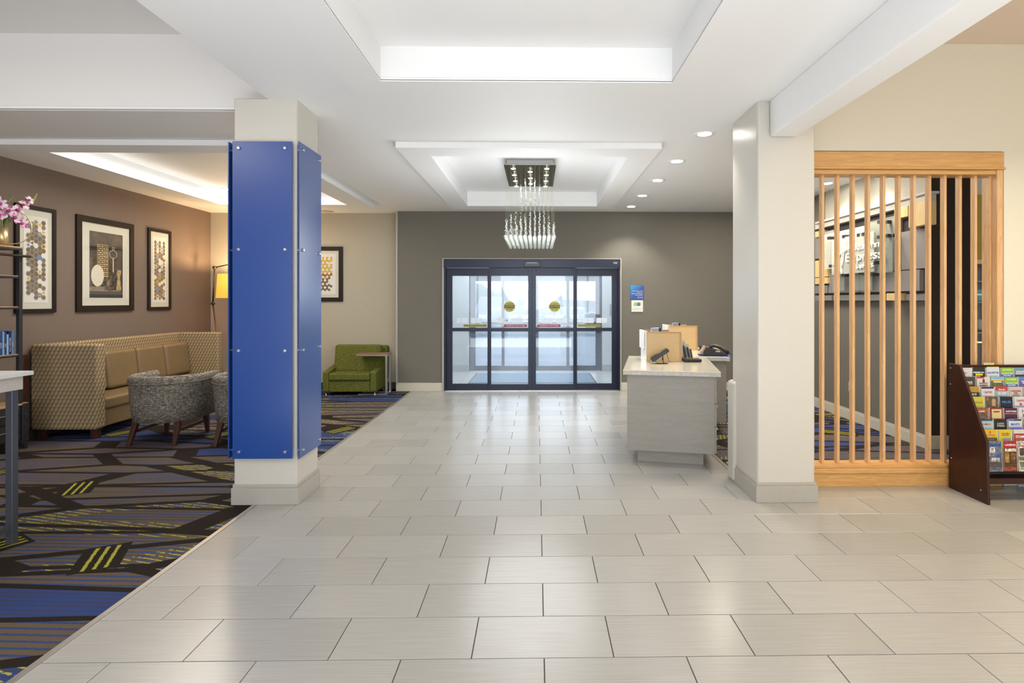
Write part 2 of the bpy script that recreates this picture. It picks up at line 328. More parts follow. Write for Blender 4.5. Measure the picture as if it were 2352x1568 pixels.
# ---------------------------------------------------------------- mesh builder
class MB:
    def __init__(s): s.bm = bmesh.new(); s.mats = []; s.mi = 0; s.M = Matrix.Identity(4)
    def m(s, mt):
        if mt not in s.mats: s.mats.append(mt)
        s.mi = s.mats.index(mt); return s
    def v(s, p): return s.bm.verts.new(s.M @ Vector(p))
    def f(s, vs, smooth=False):
        try: fc = s.bm.faces.new(vs)
        except ValueError: return None
        fc.material_index = s.mi; fc.smooth = smooth; return fc
    def poly(s, pts): s.f([s.v(p) for p in pts]); return s
    def box(s, x0, x1, y0, y1, z0, z1):
        if x0 > x1: x0, x1 = x1, x0
        if y0 > y1: y0, y1 = y1, y0
        if z0 > z1: z0, z1 = z1, z0
        a = [s.v(p) for p in ((x0, y0, z0), (x1, y0, z0), (x1, y1, z0), (x0, y1, z0), (x0, y0, z1), (x1, y0, z1), (x1, y1, z1), (x0, y1, z1))]
        for q in ((3, 2, 1, 0), (4, 5, 6, 7), (0, 1, 5, 4), (1, 2, 6, 5), (2, 3, 7, 6), (3, 0, 4, 7)): s.f([a[i] for i in q])
        return s
    def prism(s, pts, fn, a0, a1):   # pts 2D outline; fn(u, v, a) -> point
        lo = [s.v(fn(u, v, a0)) for u, v in pts]; hi = [s.v(fn(u, v, a1)) for u, v in pts]; n = len(pts)
        s.f(lo[::-1]); s.f(hi)
        for i in range(n): s.f([lo[i], lo[(i+1) % n], hi[(i+1) % n], hi[i]])
        return s
    def tube(s, pts, r, n=8, caps=True, closed=False):
        pts = [Vector(p) for p in pts]; rings = []; L = len(pts)
        rr = r if isinstance(r, (list, tuple)) else [r]*L
        for i, p in enumerate(pts):
            if closed: d = pts[(i+1) % L]-pts[i-1]
            else: d = (pts[min(i+1, L-1)]-pts[max(i-1, 0)])
            d.normalize(); up = Vector((0, 0, 1)) if abs(d.z) < .95 else Vector((1, 0, 0))
            a = d.cross(up).normalized(); b = d.cross(a)
            rings.append([s.v(p+a*math.cos(k*2*math.pi/n)*rr[i]+b*math.sin(k*2*math.pi/n)*rr[i]) for k in range(n)])
        for i in range(L if closed else L-1):
            A, B = rings[i], rings[(i+1) % L]
            for k in range(n): s.f([A[k], A[(k+1) % n], B[(k+1) % n], B[k]], True)
        if caps and not closed: s.f(rings[0][::-1]); s.f(rings[-1])
        return s
    def cyl(s, p0, p1, r0, r1=None, n=16): return s.tube([p0, p1], [r0, r0 if r1 is None else r1], n)
    def lathe(s, prof, c=(0, 0, 0), n=20):
        rings = [[s.v((c[0]+r*math.cos(k*2*math.pi/n), c[1]+r*math.sin(k*2*math.pi/n), c[2]+z)) for k in range(n)] for r, z in prof]
        for A, B in zip(rings, rings[1:]):
            for k in range(n): s.f([A[k], A[(k+1) % n], B[(k+1) % n], B[k]], True)
        if prof[0][0] > 1e-6: s.f(rings[0][::-1])
        if prof[-1][0] > 1e-6: s.f(rings[-1])
        return s
    def ball(s, c, r, u=10, v_=6, sc_=(1, 1, 1)):
        mm = Matrix.Translation(Vector(c)) @ Matrix.Diagonal((r*sc_[0], r*sc_[1], r*sc_[2], 1))
        res = bmesh.ops.create_uvsphere(s.bm, u_segments=u, v_segments=v_, radius=1, matrix=s.M @ mm)
        for vv in res['verts']:
            for fc in vv.link_faces: fc.material_index = s.mi; fc.smooth = True
        return s
    def octa(s, c, r):
        p = [s.v((c[0]+dx*r, c[1]+dy*r, c[2]+dz*r)) for dx, dy, dz in ((1, 0, 0), (0, 1, 0), (-1, 0, 0), (0, -1, 0), (0, 0, 1), (0, 0, -1))]
        for k in range(4): s.f([p[k], p[(k+1) % 4], p[4]]); s.f([p[(k+1) % 4], p[k], p[5]])
        return s
    def quad(s, a, b, c, d): return s.poly([a, b, c, d])
    def build(s, name, mt=None, parent=None, bevel=0, seg=2, smooth=False, kind=None, label=None, subd=0, loc=None):
        if mt is not None:
            s.mats = [mt]
            for fc in s.bm.faces: fc.material_index = 0
        me = bpy.data.meshes.new(name); bmesh.ops.recalc_face_normals(s.bm, faces=s.bm.faces[:]); s.bm.to_mesh(me); s.bm.free()
        for k in s.mats: me.materials.append(k)
        o = bpy.data.objects.new(name, me); COL.objects.link(o); o.parent = parent
        if loc: o.location = loc
        if smooth:
            for p in me.polygons: p.use_smooth = True
        if bevel:
            b = o.modifiers.new('bevel', 'BEVEL'); b.width = bevel; b.segments = seg; b.limit_method = 'ANGLE'; b.angle_limit = .6
            b.harden_normals = True
            for p in me.polygons: p.use_smooth = True
        if subd:
            b = o.modifiers.new('subdivision', 'SUBSURF'); b.levels = subd; b.render_levels = subd
        if kind: o['kind'] = kind
        if label: o['label'] = label
        return o
def tag(o, label=None, cat=None, group=None, kind=None):
    if label: o['label'] = label
    if cat: o['category'] = cat
    if group: o['group'] = group
    if kind: o['kind'] = kind
    return o
def thing(name, loc, label, cat, rz=0, group=None):
    o = bpy.data.objects.new(name, None); COL.objects.link(o); o.location = loc; o.rotation_euler = (0, 0, rz)
    return tag(o, label, cat, group)
def box(name, a, mt, parent=None, bevel=0, **k): return MB().box(*a).build(name, mt, parent, bevel=bevel, **k)
def struct(name, mb, mt=None, label=None, bevel=0):
    o = mb.build(name, mt, None, bevel=bevel) if isinstance(mb, MB) else mb
    return tag(o, label, None, None, 'structure')
def copy_tree(o, parent=None):
    c = o.copy(); COL.objects.link(c); c.parent = parent
    for ch in list(o.children): copy_tree(ch, c)
    return c
def text(s, size, loc, rot, mt, parent=None, name='lettering', align='CENTER', ext=.0004, bold=0, xs=1.0):
    cu = bpy.data.curves.new(name, 'FONT'); cu.body = s; cu.size = size; cu.align_x = align; cu.align_y = 'CENTER'
    cu.extrude = ext; cu.resolution_u = 2; cu.offset = bold; cu.materials.append(mt)
    tmp = bpy.data.objects.new(name, cu); COL.objects.link(tmp); bpy.context.view_layer.update()
    me = bpy.data.meshes.new_from_object(tmp); bpy.data.objects.remove(tmp)
    if not me.materials: me.materials.append(mt)
    o = bpy.data.objects.new(name, me); COL.objects.link(o); o.parent = parent; o.location = loc; o.rotation_euler = rot
    o.scale = (xs, 1, 1); return o
# a pixel of the photograph laid on a real surface of the room, at that surface's own distance
def W(px, py, Y):
    u = (px-PCX)/F; X = Y*(SN+u*CS)/(CS-u*SN); d = X*SN+Y*CS; return (X, Y, CAMH+(HOR-py)/F*d)
def XP(px, py, X):
    u = (px-PCX)/F; Y = X*(CS-u*SN)/(SN+u*CS); d = X*SN+Y*CS; return (X, Y, CAMH+(HOR-py)/F*d)
def FL(px, py, z=0):
    d = F*(CAMH-z)/(py-HOR); xc = (px-PCX)/F*d; return (xc*CS+d*SN, d*CS-xc*SN, z)

# ================================================================= SETTING
CZ = 3.04; RB = -5.0; XL = -5.604; XR = 6.2; YD = 9.16; YC = 9.37; XB = -2.095; XT = 1.735; YW = 4.41; XS = 4.025
# floor: grout bed with individual tiles
floor = MB().box(XB, XT, YW, YD, -.08, -.004).box(XB, XR, 1.1, YW, -.08, -.004)
floor = struct('floor', floor, grout_m, 'beige porcelain tile floor laid in staggered rows from the camera to the entrance')
TX, TY, G = .6115, .3055, .004
def tile_mesh(x0, x1, y0, y1):
    b = .0015; g = G/2; x0 += g; x1 -= g; y0 += g; y1 -= g
    mb = MB(); lo = [mb.v(p) for p in ((x0, y0, -.004), (x1, y0, -.004), (x1, y1, -.004), (x0, y1, -.004))]
    md = [mb.v(p) for p in ((x0, y0, -b), (x1, y0, -b), (x1, y1, -b), (x0, y1, -b))]
    hi = [mb.v(p) for p in ((x0+b, y0+b, 0), (x1-b, y0+b, 0), (x1-b, y1-b, 0), (x0+b, y1-b, 0))]
    mb.f(hi)
    for i in range(4):
        j = (i+1) % 4; mb.f([lo[i], lo[j], md[j], md[i]]); mb.f([md[i], md[j], hi[j], hi[i]])
    return mb
full = None
def lay_tile(x0, x1, y0, y1):
    global full
    if x1-x0 < .02 or y1-y0 < .02: return
    isfull = abs(x1-x0-TX) < 1e-4 and abs(y1-y0-TY) < 1e-4
    if isfull and full:
        o = bpy.data.objects.new('tile', full); COL.objects.link(o)
    else:
        o = tile_mesh(0, x1-x0, 0, y1-y0).build('tile', tile_m)
        if isfull: full = o.data
    o.parent = floor; o.location = (x0, y0, 0)
for k in range(-4, 23):
    y0 = 2.313+TY*k; y1 = y0+TY; off = .032 if k % 2 else -.28
    if y1 > YD: y1 = YD
    wide = y1 <= YW+.17
    xmax = XT if not wide else (XT if y0 > YW-.02 else XR)
    lim = min(XR, 1.0*y1+.75) if xmax > XT else XT   # single tiles as far right as the view reaches
    j = -5
    while True:
        x0 = off+TX*j; x1 = x0+TX; j += 1
        if x1 <= XB: continue
        if x0 >= lim: break
        lay_tile(max(x0, XB), min(x1, xmax), y0, y1)
    if xmax > XT and x0 < XR:
        rest = MB().box(x0+.0015, XR, y0+.0015, min(y1, YW+.15)-.0015, -.004, 0); r_ = rest.build('tile', tile_far, floor)
struct('floor_rear', MB().box(XB, XR, RB, 2.313-TY*4, -.08, 0), tile_far, 'tile floor behind the view')
struct('floor_lounge', MB().box(XL-.1, XB-.025, RB, YC+.1, -.08, 0).box(XB-.025, -1.75, YD+.001, YC+.1, -.08, 0), carpet_l, 'patterned brown, blue and yellow carpet of the lounge')
struct('floor_desk_area', MB().box(XT+.02, 8.2, YW+.18, YD+.2, -.08, 0), carpet_r, 'patterned carpet behind the wooden slat screen')
strip_m = mat('satin_metal_strip', (.62, .60, .57), .28, .9)
struct('trim_1', MB().box(XB-.028, XB+.002, RB, YD, -.01, .004), strip_m, 'metal edging strip between lounge carpet and tile')
struct('trim_2', MB().box(XT-.002, XT+.028, YW+.2, YD, -.01, .004), strip_m, 'metal edging strip between tile and desk carpet')

# walls
DX0, DX1, DZ = -1.596, 1.436, 2.245
struct('wall_left', MB().box(XL-.15, XL, RB, YC+.2, 0, 3.75), brown_wall, 'brown wallcovered left wall of the lounge')
struct('wall_back_left', MB().box(XL, -2.30, YC, YC+.2, 0, CZ+.02), cream_wall, 'cream wall behind the green armchair')
struct('wall_back', MB().box(-2.35, DX0, YD, YD+.21, 0, CZ+.02).box(DX1, 8.2, YD, YD+.21, 0, CZ+.02).box(DX0, DX1, YD, YD+.21, DZ, CZ+.02), grey_wall, 'grey wallcovered wall around the entrance doors')
struct('trim_3', MB().box(-2.375, -2.348, YD-.012, YC, 0, CZ), trim_paint, 'pale corner bead where the cream and grey walls meet')
struct('wall_right', MB().box(XS, XS+.14, 5.52, YD, 0, CZ+.02), grey_wall, 'grey wall carrying the sign assembly')
struct('trim_8', MB().box(XS-.012, XS, 5.52, 7.45, 2.60, CZ), mat('cream_plaster', (.50, .475, .40), .7, grain=.05, gscale=60, bmp=.6), 'cream plaster band above the sign assembly')
struct('wall_stub', MB().box(XS+.002, 4.52, 5.50, 5.64, 0, CZ+.02), umber_wall, 'dark umber wall end behind the slat screen')
struct('wall_office', MB().box(4.52, 8.2, 7.6, 7.75, 0, CZ).box(8.05, 8.2, YW+.2, 7.6, 0, CZ), olive_wall, 'olive wall glimpsed past the dark wall end')
struct('wall_screen', MB().prism([(3.852, 0), (XR, 0), (XR, 3.75), (1.975, 3.75), (1.975, 2.757), (3.852, 2.757)], lambda u, v, a: (u, a, v), YW-.02, YW+.16), warm_paint, 'warm cream wall with the opening for the slat screen', bevel=.01)
struct('wall_far_right', MB().box(XR, XR+.15, RB, YW+.16, 0, 3.75), warm_paint, 'wall of the warm room out of view')
mb = MB()
for x0, x1 in ((XL, -5.0), (4.6, XR)): mb.box(x0, x1, RB-.15, RB, 0, 3.75)
mb.box(-5.0, 4.6, RB-.15, RB, 0, .4).box(-5.0, 4.6, RB-.15, RB, 2.9, 3.75)
struct('wall_rear', mb, warm_paint, 'rear wall with wide window openings behind the view')
mb = MB()
for x in (-5, -2.6, -.2, 2.2, 4.55): mb.box(x, x+.05, RB-.1, RB-.05, .4, 2.9)
struct('window_1', mb, dark_alu, 'rear window mullions behind the view')

# ceiling with its recesses
def holed(xs, ys, holes, z0, name, mt, label):
    mb = MB()
    inside = lambda x, y: any(h[0] < x < h[1] and h[2] < y < h[3] for h in holes)
    for i in range(len(xs)-1):
        for j in range(len(ys)-1):
            if not inside((xs[i]+xs[i+1])/2, (ys[j]+ys[j+1])/2): mb.box(xs[i], xs[i+1], ys[j], ys[j+1], z0, z0+.02)
    bmesh.ops.remove_doubles(mb.bm, verts=mb.bm.verts[:], dist=1e-4)
    # drop coincident inner faces
    seen = {}
    for fc in mb.bm.faces: seen.setdefault(tuple(sorted(v.index for v in fc.verts)), []).append(fc)
    mb.bm.verts.index_update(); seen = {}
    for fc in list(mb.bm.faces): seen.setdefault(tuple(sorted(v.index for v in fc.verts)), []).append(fc)
    bmesh.ops.delete(mb.bm, geom=[q for l in seen.values() if len(l) > 1 for q in l], context='FACES_ONLY')
    return struct(name, mb, mt, label)
NT = (-1.07, .935, -.6, 3.715); CT = (-1.065, .925, 5.46, 8.32); LT = (-4.79, -2.885, 5.38, 8.26)
RAISE = (XL-.2, -2.015, RB-.2, 4.306); WARM = (1.97, XR+.2, RB-.2, YW)
holes = [NT, CT, (LT[0]-.12, LT[1]+.12, LT[2]-.12, LT[3]+.12), RAISE, WARM]
xs = sorted({XL-.1, XR+.1, 8.2, *[h[0] for h in holes if h[0] > XL-.1], *[h[1] for h in holes if h[1] < XR+.1]})
ys = sorted({RB-.1, YC+.15, *[h[2] for h in holes if h[2] > RB-.1], *[h[3] for h in holes]})
holed(xs, ys, holes, CZ, 'ceiling', white_paint, 'white plaster ceiling over lobby and lounge')
def ring(mb, o, i, z0, z1):
    mb.box(o[0], i[0], o[2], o[3], z0, z1).box(i[1], o[1], o[2], o[3], z0, z1)
    mb.box(i[0], i[1], o[2], i[2], z0, z1).box(i[0], i[1], i[3], o[3], z0, z1); return mb
def shell(name, T, z0, z1, label, lip=0):
    T2 = (T[0]-lip, T[1]+lip, T[2]-lip, T[3]+lip); O = tuple(v+d for v, d in zip(T2, (-.05, .05, -.05, .05)))
    mb = MB(); ring(mb, O, T2, z0, z1+.05); mb.box(T2[0], T2[1], T2[2], T2[3], z1, z1+.05)
    return struct(name, mb, white_paint, label)
shell('ceiling_tray_near', NT, CZ+.021, 3.272, 'square-edged ceiling tray overhead')
shell('ceiling_tray_lobby', CT, CZ+.021, 3.205, 'ceiling tray that holds the crystal chandelier')
shell('ceiling_tray_lounge', LT, CZ+.021, 3.21, 'cove-lit ceiling tray above the sofa', lip=.12)
mb = MB(); ring(mb, (-1.345, 1.20, 5.16, 8.64), CT, 2.985, CZ); struct('trim_4', mb, white_paint, 'flat raised plaster border around the chandelier tray')
mb = MB(); ring(mb, (-5.1, -2.56, 5.115, 8.55), LT, 2.985, CZ-.002)
struct('trim_5', mb, white_paint, 'flat raised plaster border around the lounge tray')
mb = MB(); ring(mb, (-1.343, 1.215, -.9, 3.965), NT, CZ-.008, CZ+.004); struct('trim_6', mb, white_paint, 'thin plaster border around the near ceiling tray')
struct('ceiling_raised', MB().box(XL-.1, RAISE[1], RB, 4.306, 3.63, 3.7).box(RAISE[1], RAISE[1]+.05, RB, 4.306, CZ+.021, 3.7).box(XL-.1, RAISE[1]+.05, 4.306, 4.36, CZ+.021, 3.7), mat('soffit_paint', (.80, .79, .775), .6), 'raised ceiling over the near end of the lounge')
struct('ceiling_step', MB().box(XL, -2.02, 4.34, 5.05, CZ-.004, CZ+.02), mat('soffit_paint', (.8, .8, .8)), 'bulkhead soffit across the lounge')
struct('ceiling_warm', MB().box(1.97, XR+.1, RB, YW, 3.64, 3.7).box(1.92, 1.97, RB, YW-.03, CZ+.021, 3.7), peach_paint, 'peach ceiling of the warm room')
struct('beam', MB().box(1.762, 1.972, RB, 4.06, 2.768, CZ+.004), white_paint, 'boxed plaster beam running to the right column', bevel=.015)

# columns
def base_strip(name, x0, x1, y0, y1, label, t=.014, h=.125):
    mb = MB()
    for (a, b, c, d) in ((x0-t, x1+t, y0-t, y0), (x0-t, x1+t, y1, y1+t), (x0-t, x0, y0, y1), (x1, x1+t, y0, y1)): mb.box(a, b, c, d, 0, h)
    e = t*.45
    for (a, b, c, d) in ((x0-e, x1+e, y0-e, y0), (x0-e, x1+e, y1, y1+e), (x0-e, x0, y0, y1), (x1, x1+e, y0, y1)): mb.box(a, b, c, d, h, h+.028)
    return struct(name, mb, trim_paint, label, bevel=.004)
LC = (-2.272, -1.80, 4.085, 4.475); RC = (1.674, 2.118, 4.07, 4.60)
lcol = struct('column_left', MB().box(*LC, 0, CZ+.01), column_paint, 'cream column clad in blue panels at the lounge edge', bevel=.012)
struct('column_right', MB().box(*RC, 0, CZ+.01), column_paint, 'plain cream column at the left of the slat screen', bevel=.02)
base_strip('baseboard_column_left', *LC, 'cream skirting of the blue-clad column'); base_strip('baseboard_column_right', *RC, 'grey skirting of the plain right column')
struct('wall_low', MB().box(1.648, 1.9, 4.5, 4.66, 0, .85), column_paint, 'low rounded wall end behind the right column', bevel=.03)
def panel(loc, rz, wd, z0, z1, label):
    t = MB().box(0, wd, -.008, 0, z0, z1).build('panel', blue_m, lcol, bevel=.001, label=label); t.location = loc; t.rotation_euler = (0, 0, rz)
    for u in (.05, wd-.05):
        for k in range(4):
            z = z0+.052+(z1-z0-.104)*k/3
            MB().cyl((u, -.022, z), (u, .024, z), .011, n=14).build('standoff', steel, t, bevel=.002)
    return t
PZ0, PZ1 = .352, 2.715
panel((-2.264, LC[2]-.025, 0), 0, .442, PZ0, PZ1, 'blue panel on the front face of the left column')
panel((LC[1]+.025, 4.05, 0), P2, .405, PZ0, PZ1, 'glossy blue panel on the column face turned to the entrance')
panel((LC[0]-.025, 4.47, 0), -P2, .405, PZ0, PZ1, 'blue panel seen edge-on on the lounge side of the column')

# baseboards
def bb(name, a, label):
    x0, x1, y0, y1 = a; mb = MB().box(x0, x1, y0, y1, 0, .115)
    e = .005
    mb.box(x0+(e if x1-x0 < .1 else 0), x1-(e if x1-x0 < .1 else 0), y0+(e if y1-y0 < .1 else 0), y1, .115, .14)
    return struct(name, mb, mat('baseboard_paint', (.58, .55, .46), .4), label, bevel=.003)
bb('baseboard_back', (-2.375, DX0-.002, YD-.016, YD), 'cream baseboard left of the entrance')
bb('baseboard_back_right', (DX1+.002, XS, YD-.016, YD), 'cream baseboard right of the entrance')
bb('baseboard_right', (XS-.016, XS, 5.50, YD-.016), 'cream baseboard below the sign assembly')
bb('baseboard_stub', (XS-.016, 4.52, 5.484, 5.50), 'baseboard on the dark wall end')
struct('baseboard_left', MB().box(XL, XL+.014, RB, YC, 0, .12).box(XL, -2.36, YC-.014, YC, 0, .12), mat('dark_baseboard', (.05, .045, .04), .5), 'dark baseboard of the lounge walls')

# slat screen ------------------------------------------------------
scr = thing('slat_screen', (0, 0, 0), 'honey oak screen of upright slats filling the cream wall opening', 'screen')
X0, X1 = RC[1]+.004, 3.846
box('header', (X0, X1, 4.385, 4.55, 2.622, 2.752), oak_x, scr, bevel=.003)
box('header_lip', (X0, X1+.012, 4.376, 4.40, 2.608, 2.624), oak_x, scr, bevel=.003)
box('top_rail', (X0, X1-.01, 4.405, 4.54, 2.572, 2.608), oak_x, scr, bevel=.002)
box('kick_board', (X0, X1, 4.40, 4.55, 0, .112), oak_x, scr, bevel=.003)
box('sill', (X0, X1, 4.388, 4.55, .112, .150), oak_x, scr, bevel=.005)
box('sill_rail', (X0, X1, 4.405, 4.55, .150, .176), oak_x, scr, bevel=.003)
box('side_post', (3.798, X1, 4.395, 4.55, .176, 2.608), oak_z, scr, bevel=.002)
sm_ = None
for k in range(12):
    xr = W(1894.5+35.14*k, 600, 4.45)[0]
    if sm_ is None: sm_ = MB().box(-.023, 0, -.023, .023, 0, 2.398).build('slat', oak_z, scr, bevel=.002); o = sm_
    else: o = sm_.copy(); COL.objects.link(o)
    o.location = (xr, 4.478, .175)

# ================================================================= ENTRANCE DOORS
CY = mat('caution_yellow', (.50, .46, .10), .5); CB = mat('decal_black', (.02, .03, .02), .5); DR = mat('decal_red', (.28, .03, .07), .5)
DG = mat('decal_green', (.03, .22, .08), .5); DO = mat('decal_ochre', (.32, .30, .06), .5); WHT = mat('print_white', (.85, .85, .85), .5)
def sliding(name, Y, label, rail_z0, rail_z1, decals, sx0, sx1, H_):
    d = struct(name, MB().box(sx0, sx0+.03, Y-.02, Y+.14, 0, H_).box(sx1-.03, sx1, Y-.02, Y+.14, 0, H_).box(sx0, sx1, Y+.0, Y+.14, 2.10, H_), dark_alu, label, bevel=.003)
    hd = box('operator_header', (sx0, sx1, Y-.05, Y+.03, 2.085, H_-.004), dark_alu, d, bevel=.004)
    box('threshold', (sx0, sx1, Y-.02, Y+.12, 0, .012), steel, d)
    if decals:
        sn = MB().box(-.215, .06, Y-.085, Y-.05, 2.10, 2.185).build('motion_sensor', black_pl, d, bevel=.008)
        box('sensor_window', (-.17, .01, Y-.088, Y-.085, 2.155, 2.175), grey_steel, sn)
        text('STANLEY\nACCESS', .018, (1.33, Y-.053, 2.165), (P2, 0, 0), WHT, hd)
    edges = [sx0+.03, -.839+.033, -.079, .656, sx1-.03]
    if not decals: edges = [sx0+.03, -.731, -.025, .68, sx1-.03]
    leaves = []
    for k in range(4):
        a, b = edges[k], edges[k+1]; y0 = Y+(.055 if k in (0, 3) else .005); y1 = y0+.045
        st0 = .10 if k == 0 else (.033 if k in (1, 3) else .066); st1 = .10 if k == 3 else (.033 if k in (0, 2) else .066)
        lf = bpy.data.objects.new('door_leaf', None); COL.objects.link(lf); lf.parent = d; leaves.append((lf, a+st0, b-st1, y0))
        for nm, q in (('stile', (a, a+st0, 0.012, 2.085)), ('stile', (b-st1, b, 0.012, 2.085)), ('bottom_rail', (a+st0, b-st1, .012, .112)),
                      ('middle_rail', (a+st0, b-st1, rail_z0, rail_z1)), ('top_rail', (a+st0, b-st1, 1.951, 2.085))):
            box(nm, (q[0], q[1], y0, y1, q[2], q[3]), dark_alu, lf, bevel=.002)
        for z0, z1 in ((.112, rail_z0), (rail_z1, 1.951)):
            box('pane', (a+st0, b-st1, y0+.019, y0+.025, z0, z1), glass_m, lf)
    return d, leaves
d1, L1 = sliding('door_1', YD, 'automatic sliding entrance doors in dark frames', 1.006, 1.065, True, -1.567, 1.416, 2.232)
d2, L2 = sliding('door_2', 11.72, 'outer sliding doors beyond the vestibule', 1.006, 1.065, False, -1.463, 1.417, 2.15)
struct('trim_7', MB().box(DX0, -1.567, YD-.03, YD+.06, 0, DZ).box(1.416, DX1, YD-.03, YD+.06, 0, DZ).box(-1.567, 1.416, YD-.03, YD+.06, 2.232, DZ), trim_paint, 'pale casing around the entrance doors')
R0 = (P2, 0, 0)
def arrow(lf, cx, y, z, wd, hh, mt, s):
    pts = [(-wd/2, 0), (-wd/2+hh*.5, hh/2), (wd/2-hh*.5, hh/2), (wd/2, 0), (wd/2-hh*.5, -hh/2), (-wd/2+hh*.5, -hh/2)]
    o = MB().prism(pts, lambda u, v, a: (cx+u, a, z+v), y-.002, y).build('arrow_sticker', mt, lf)
    text(s, .024, (cx, y-.003, z), R0, CB if mt is DO else WHT, lf, xs=.95)
def at1(px, py): p = W(px, py, YD); return p[0], p[2]
for k, (px, mt, s) in enumerate(((1090, DO, 'AUTOMATIC DOOR - STAND CLEAR'), (1184, DR, 'IN EMERGENCY PUSH TO OPEN'), (1261, DR, 'IN EMERGENCY PUSH TO OPEN'), (1354, DO, 'AUTOMATIC DOOR - STAND CLEAR'))):
    lf, a, b, y0 = L1[k]; x, z = at1(px, 748); arrow(lf, x, y0+.018, z, .41, .042, mt, s)
for k, px in ((1, 1170), (2, 1274)):
    lf, a, b, y0 = L1[k]; x, z = at1(px, 704); yy = y0+.018
    MB().prism([(.093*math.cos(t_*math.pi/16), .093*math.sin(t_*math.pi/16)) for t_ in range(32)], lambda u, v, q: (x+u, q, z+v), yy-.002, yy).build('caution_disc', CY, lf)
    box('caution_band', (x-.093, x+.093, yy-.004, yy-.002, z-.026, z+.026), CB, lf)
    text('AUTOMATIC', .025, (x, yy-.004, z+.045), R0, CB, lf, bold=.0005); text('CAUTION', .042, (x, yy-.005, z), R0, CY, lf, bold=.001); text('DOOR', .034, (x, yy-.004, z-.05), R0, CB, lf, bold=.0005)
for k, px, py in ((0, 1060, 736), (0, 1093, 736), (1, 1155, 736), (1, 1187, 736), (2, 1257, 736), (2, 1290, 736), (3, 1352, 736), (3, 1383, 736)):
    lf, a, b, y0 = L1[k]; x, z = at1(px, py); yy = y0+.018
    for s in (-1, 1): box('notice_sheet', (x+s*.047-.045, x+s*.047+.045, yy-.002, yy, z-.044, z+.044), thin_sheet, lf)
    if px in (1155,): text('14', .06, (x+.05, yy-.003, z), (P2, .3, 0), CB, lf)
# green sign and small square stickers on the outer doors
for k, px, py, wd, hh, mt in ((1, 1197, 695, .125, .12, DG), (2, 1242, 681, .13, .12, mat('decal_grey', (.25, .26, .28), .5)), (2, 1244, 699, .14, .1, mat('decal_pale_green', (.4, .48, .42), .5))):
    lf, a, b, y0 = L2[k]; p = W(px, py, 11.74); yy = y0+.018
    pts = [(-wd/2, -hh/2), (-wd/8, -hh/2), (0, -hh/2-.035), (wd/8, -hh/2), (wd/2, -hh/2), (wd/2, hh/2), (-wd/2, hh/2)] if mt is DG else [(-wd/2, -hh/2), (wd/2, -hh/2), (wd/2, hh/2), (-wd/2, hh/2)]
    MB().prism(pts, lambda u, v, q: (p[0]+u, q, p[2]+v), yy-.002, yy).build('window_sticker', mt, lf)
for k, px in ((0, 1108), (1, 1180), (1, 1208), (2, 1262), (2, 1284), (3, 1320)):
    lf, a, b, y0 = L2[k]; p = W(px, 727, 11.74); yy = y0+.018
    for s in (-1, 1): box('notice_sheet', (p[0]+s*.045-.043, p[0]+s*.045+.043, yy-.002, yy, p[2]-.044, p[2]+.044), thin_sheet, lf)

# vestibule
vest_paint = mat('vestibule_paint', (.66, .67, .66), .6)
vtile = mat('vestibule_tile', (.50, .48, .44), .3, grain=.06, gscale=4)
struct('wall_vestibule', MB().box(-2.7, -2.6, YD+.25, 11.8, 0, 3).box(2.5, 2.6, YD+.25, 11.8, 0, 3).box(-2.7, -1.463, 11.68, 11.88, 0, 3).box(1.417, 2.6, 11.68, 11.88, 0, 3).box(-1.463, 1.417, 11.68, 11.88, 2.15, 3), vest_paint, 'pale grey walls of the vestibule between the two door sets')
struct('ceiling_vestibule', MB().box(-2.7, 2.6, YD+.25, 11.8, 2.9, 3), white_paint, 'ceiling of the vestibule')
struct('baseboard_vestibule', MB().box(-2.6, -1.465, 11.665, 11.68, 0, .14).box(1.42, 2.5, 11.665, 11.68, 0, .14), mat('grey_base', (.45, .46, .46), .5), 'pale baseboard in the vestibule')
vf = struct('floor_vestibule', MB().box(-1.59, 1.43, YD+.0, 9.42, -.08, -.003).box(-2.7, 2.6, 9.42, 11.9, -.08, -.003), grout_m, 'pale tile floor of the vestibule')
vt = None
for i in range(9):
    for j in range(5):
        if vt is None: vt = MB().box(.002, .58, .002, .538, -.003, 0).build('tile', vtile, vf); o = vt
        else: o = vt.copy(); COL.objects.link(o)
        o.location = (-2.6+i*.582, YD+.02+j*.54, 0)
mt_ = thing('entrance_mat', (0, 0, 0), 'blue-grey ribbed mat lying between the two sets of doors', 'mat')
mm = MB().box(-1.27, 1.12, 9.98, 11.36, 0, .008).build('rubber_border', mat('mat_rubber', (.03, .04, .05), .7), mt_)
mc, t_, b_ = nodes('mat_ribs'); wv = N(t_, 'ShaderNodeTexWave'); wv.inputs['Scale'].default_value = 20; t_.links.new(coords(t_), wv.inputs['Vector'])
t_.links.new(ramp(t_, wv.outputs['Fac'], [(0, (.10, .16, .22)), (1, (.19, .27, .34))]), b_.inputs['Base Color']); b_.inputs['Roughness'].default_value = .9
MB().box(-1.24, 1.09, 10.01, 11.33, .008, .012).build('carpet_field', mc, mt_)
pl = thing('wall_placard', (2.13-.55, 11.66, 1.2), 'small grey and red placard on the right vestibule wall', 'sign')
box('backing', (0, .16, 0, .012, 0, .25), mat('placard_grey', (.38, .38, .42), .5), pl); box('lettering_band', (.05, .10, -.002, 0, .02, .2), mat('placard_red', (.55, .2, .25), .5), pl)

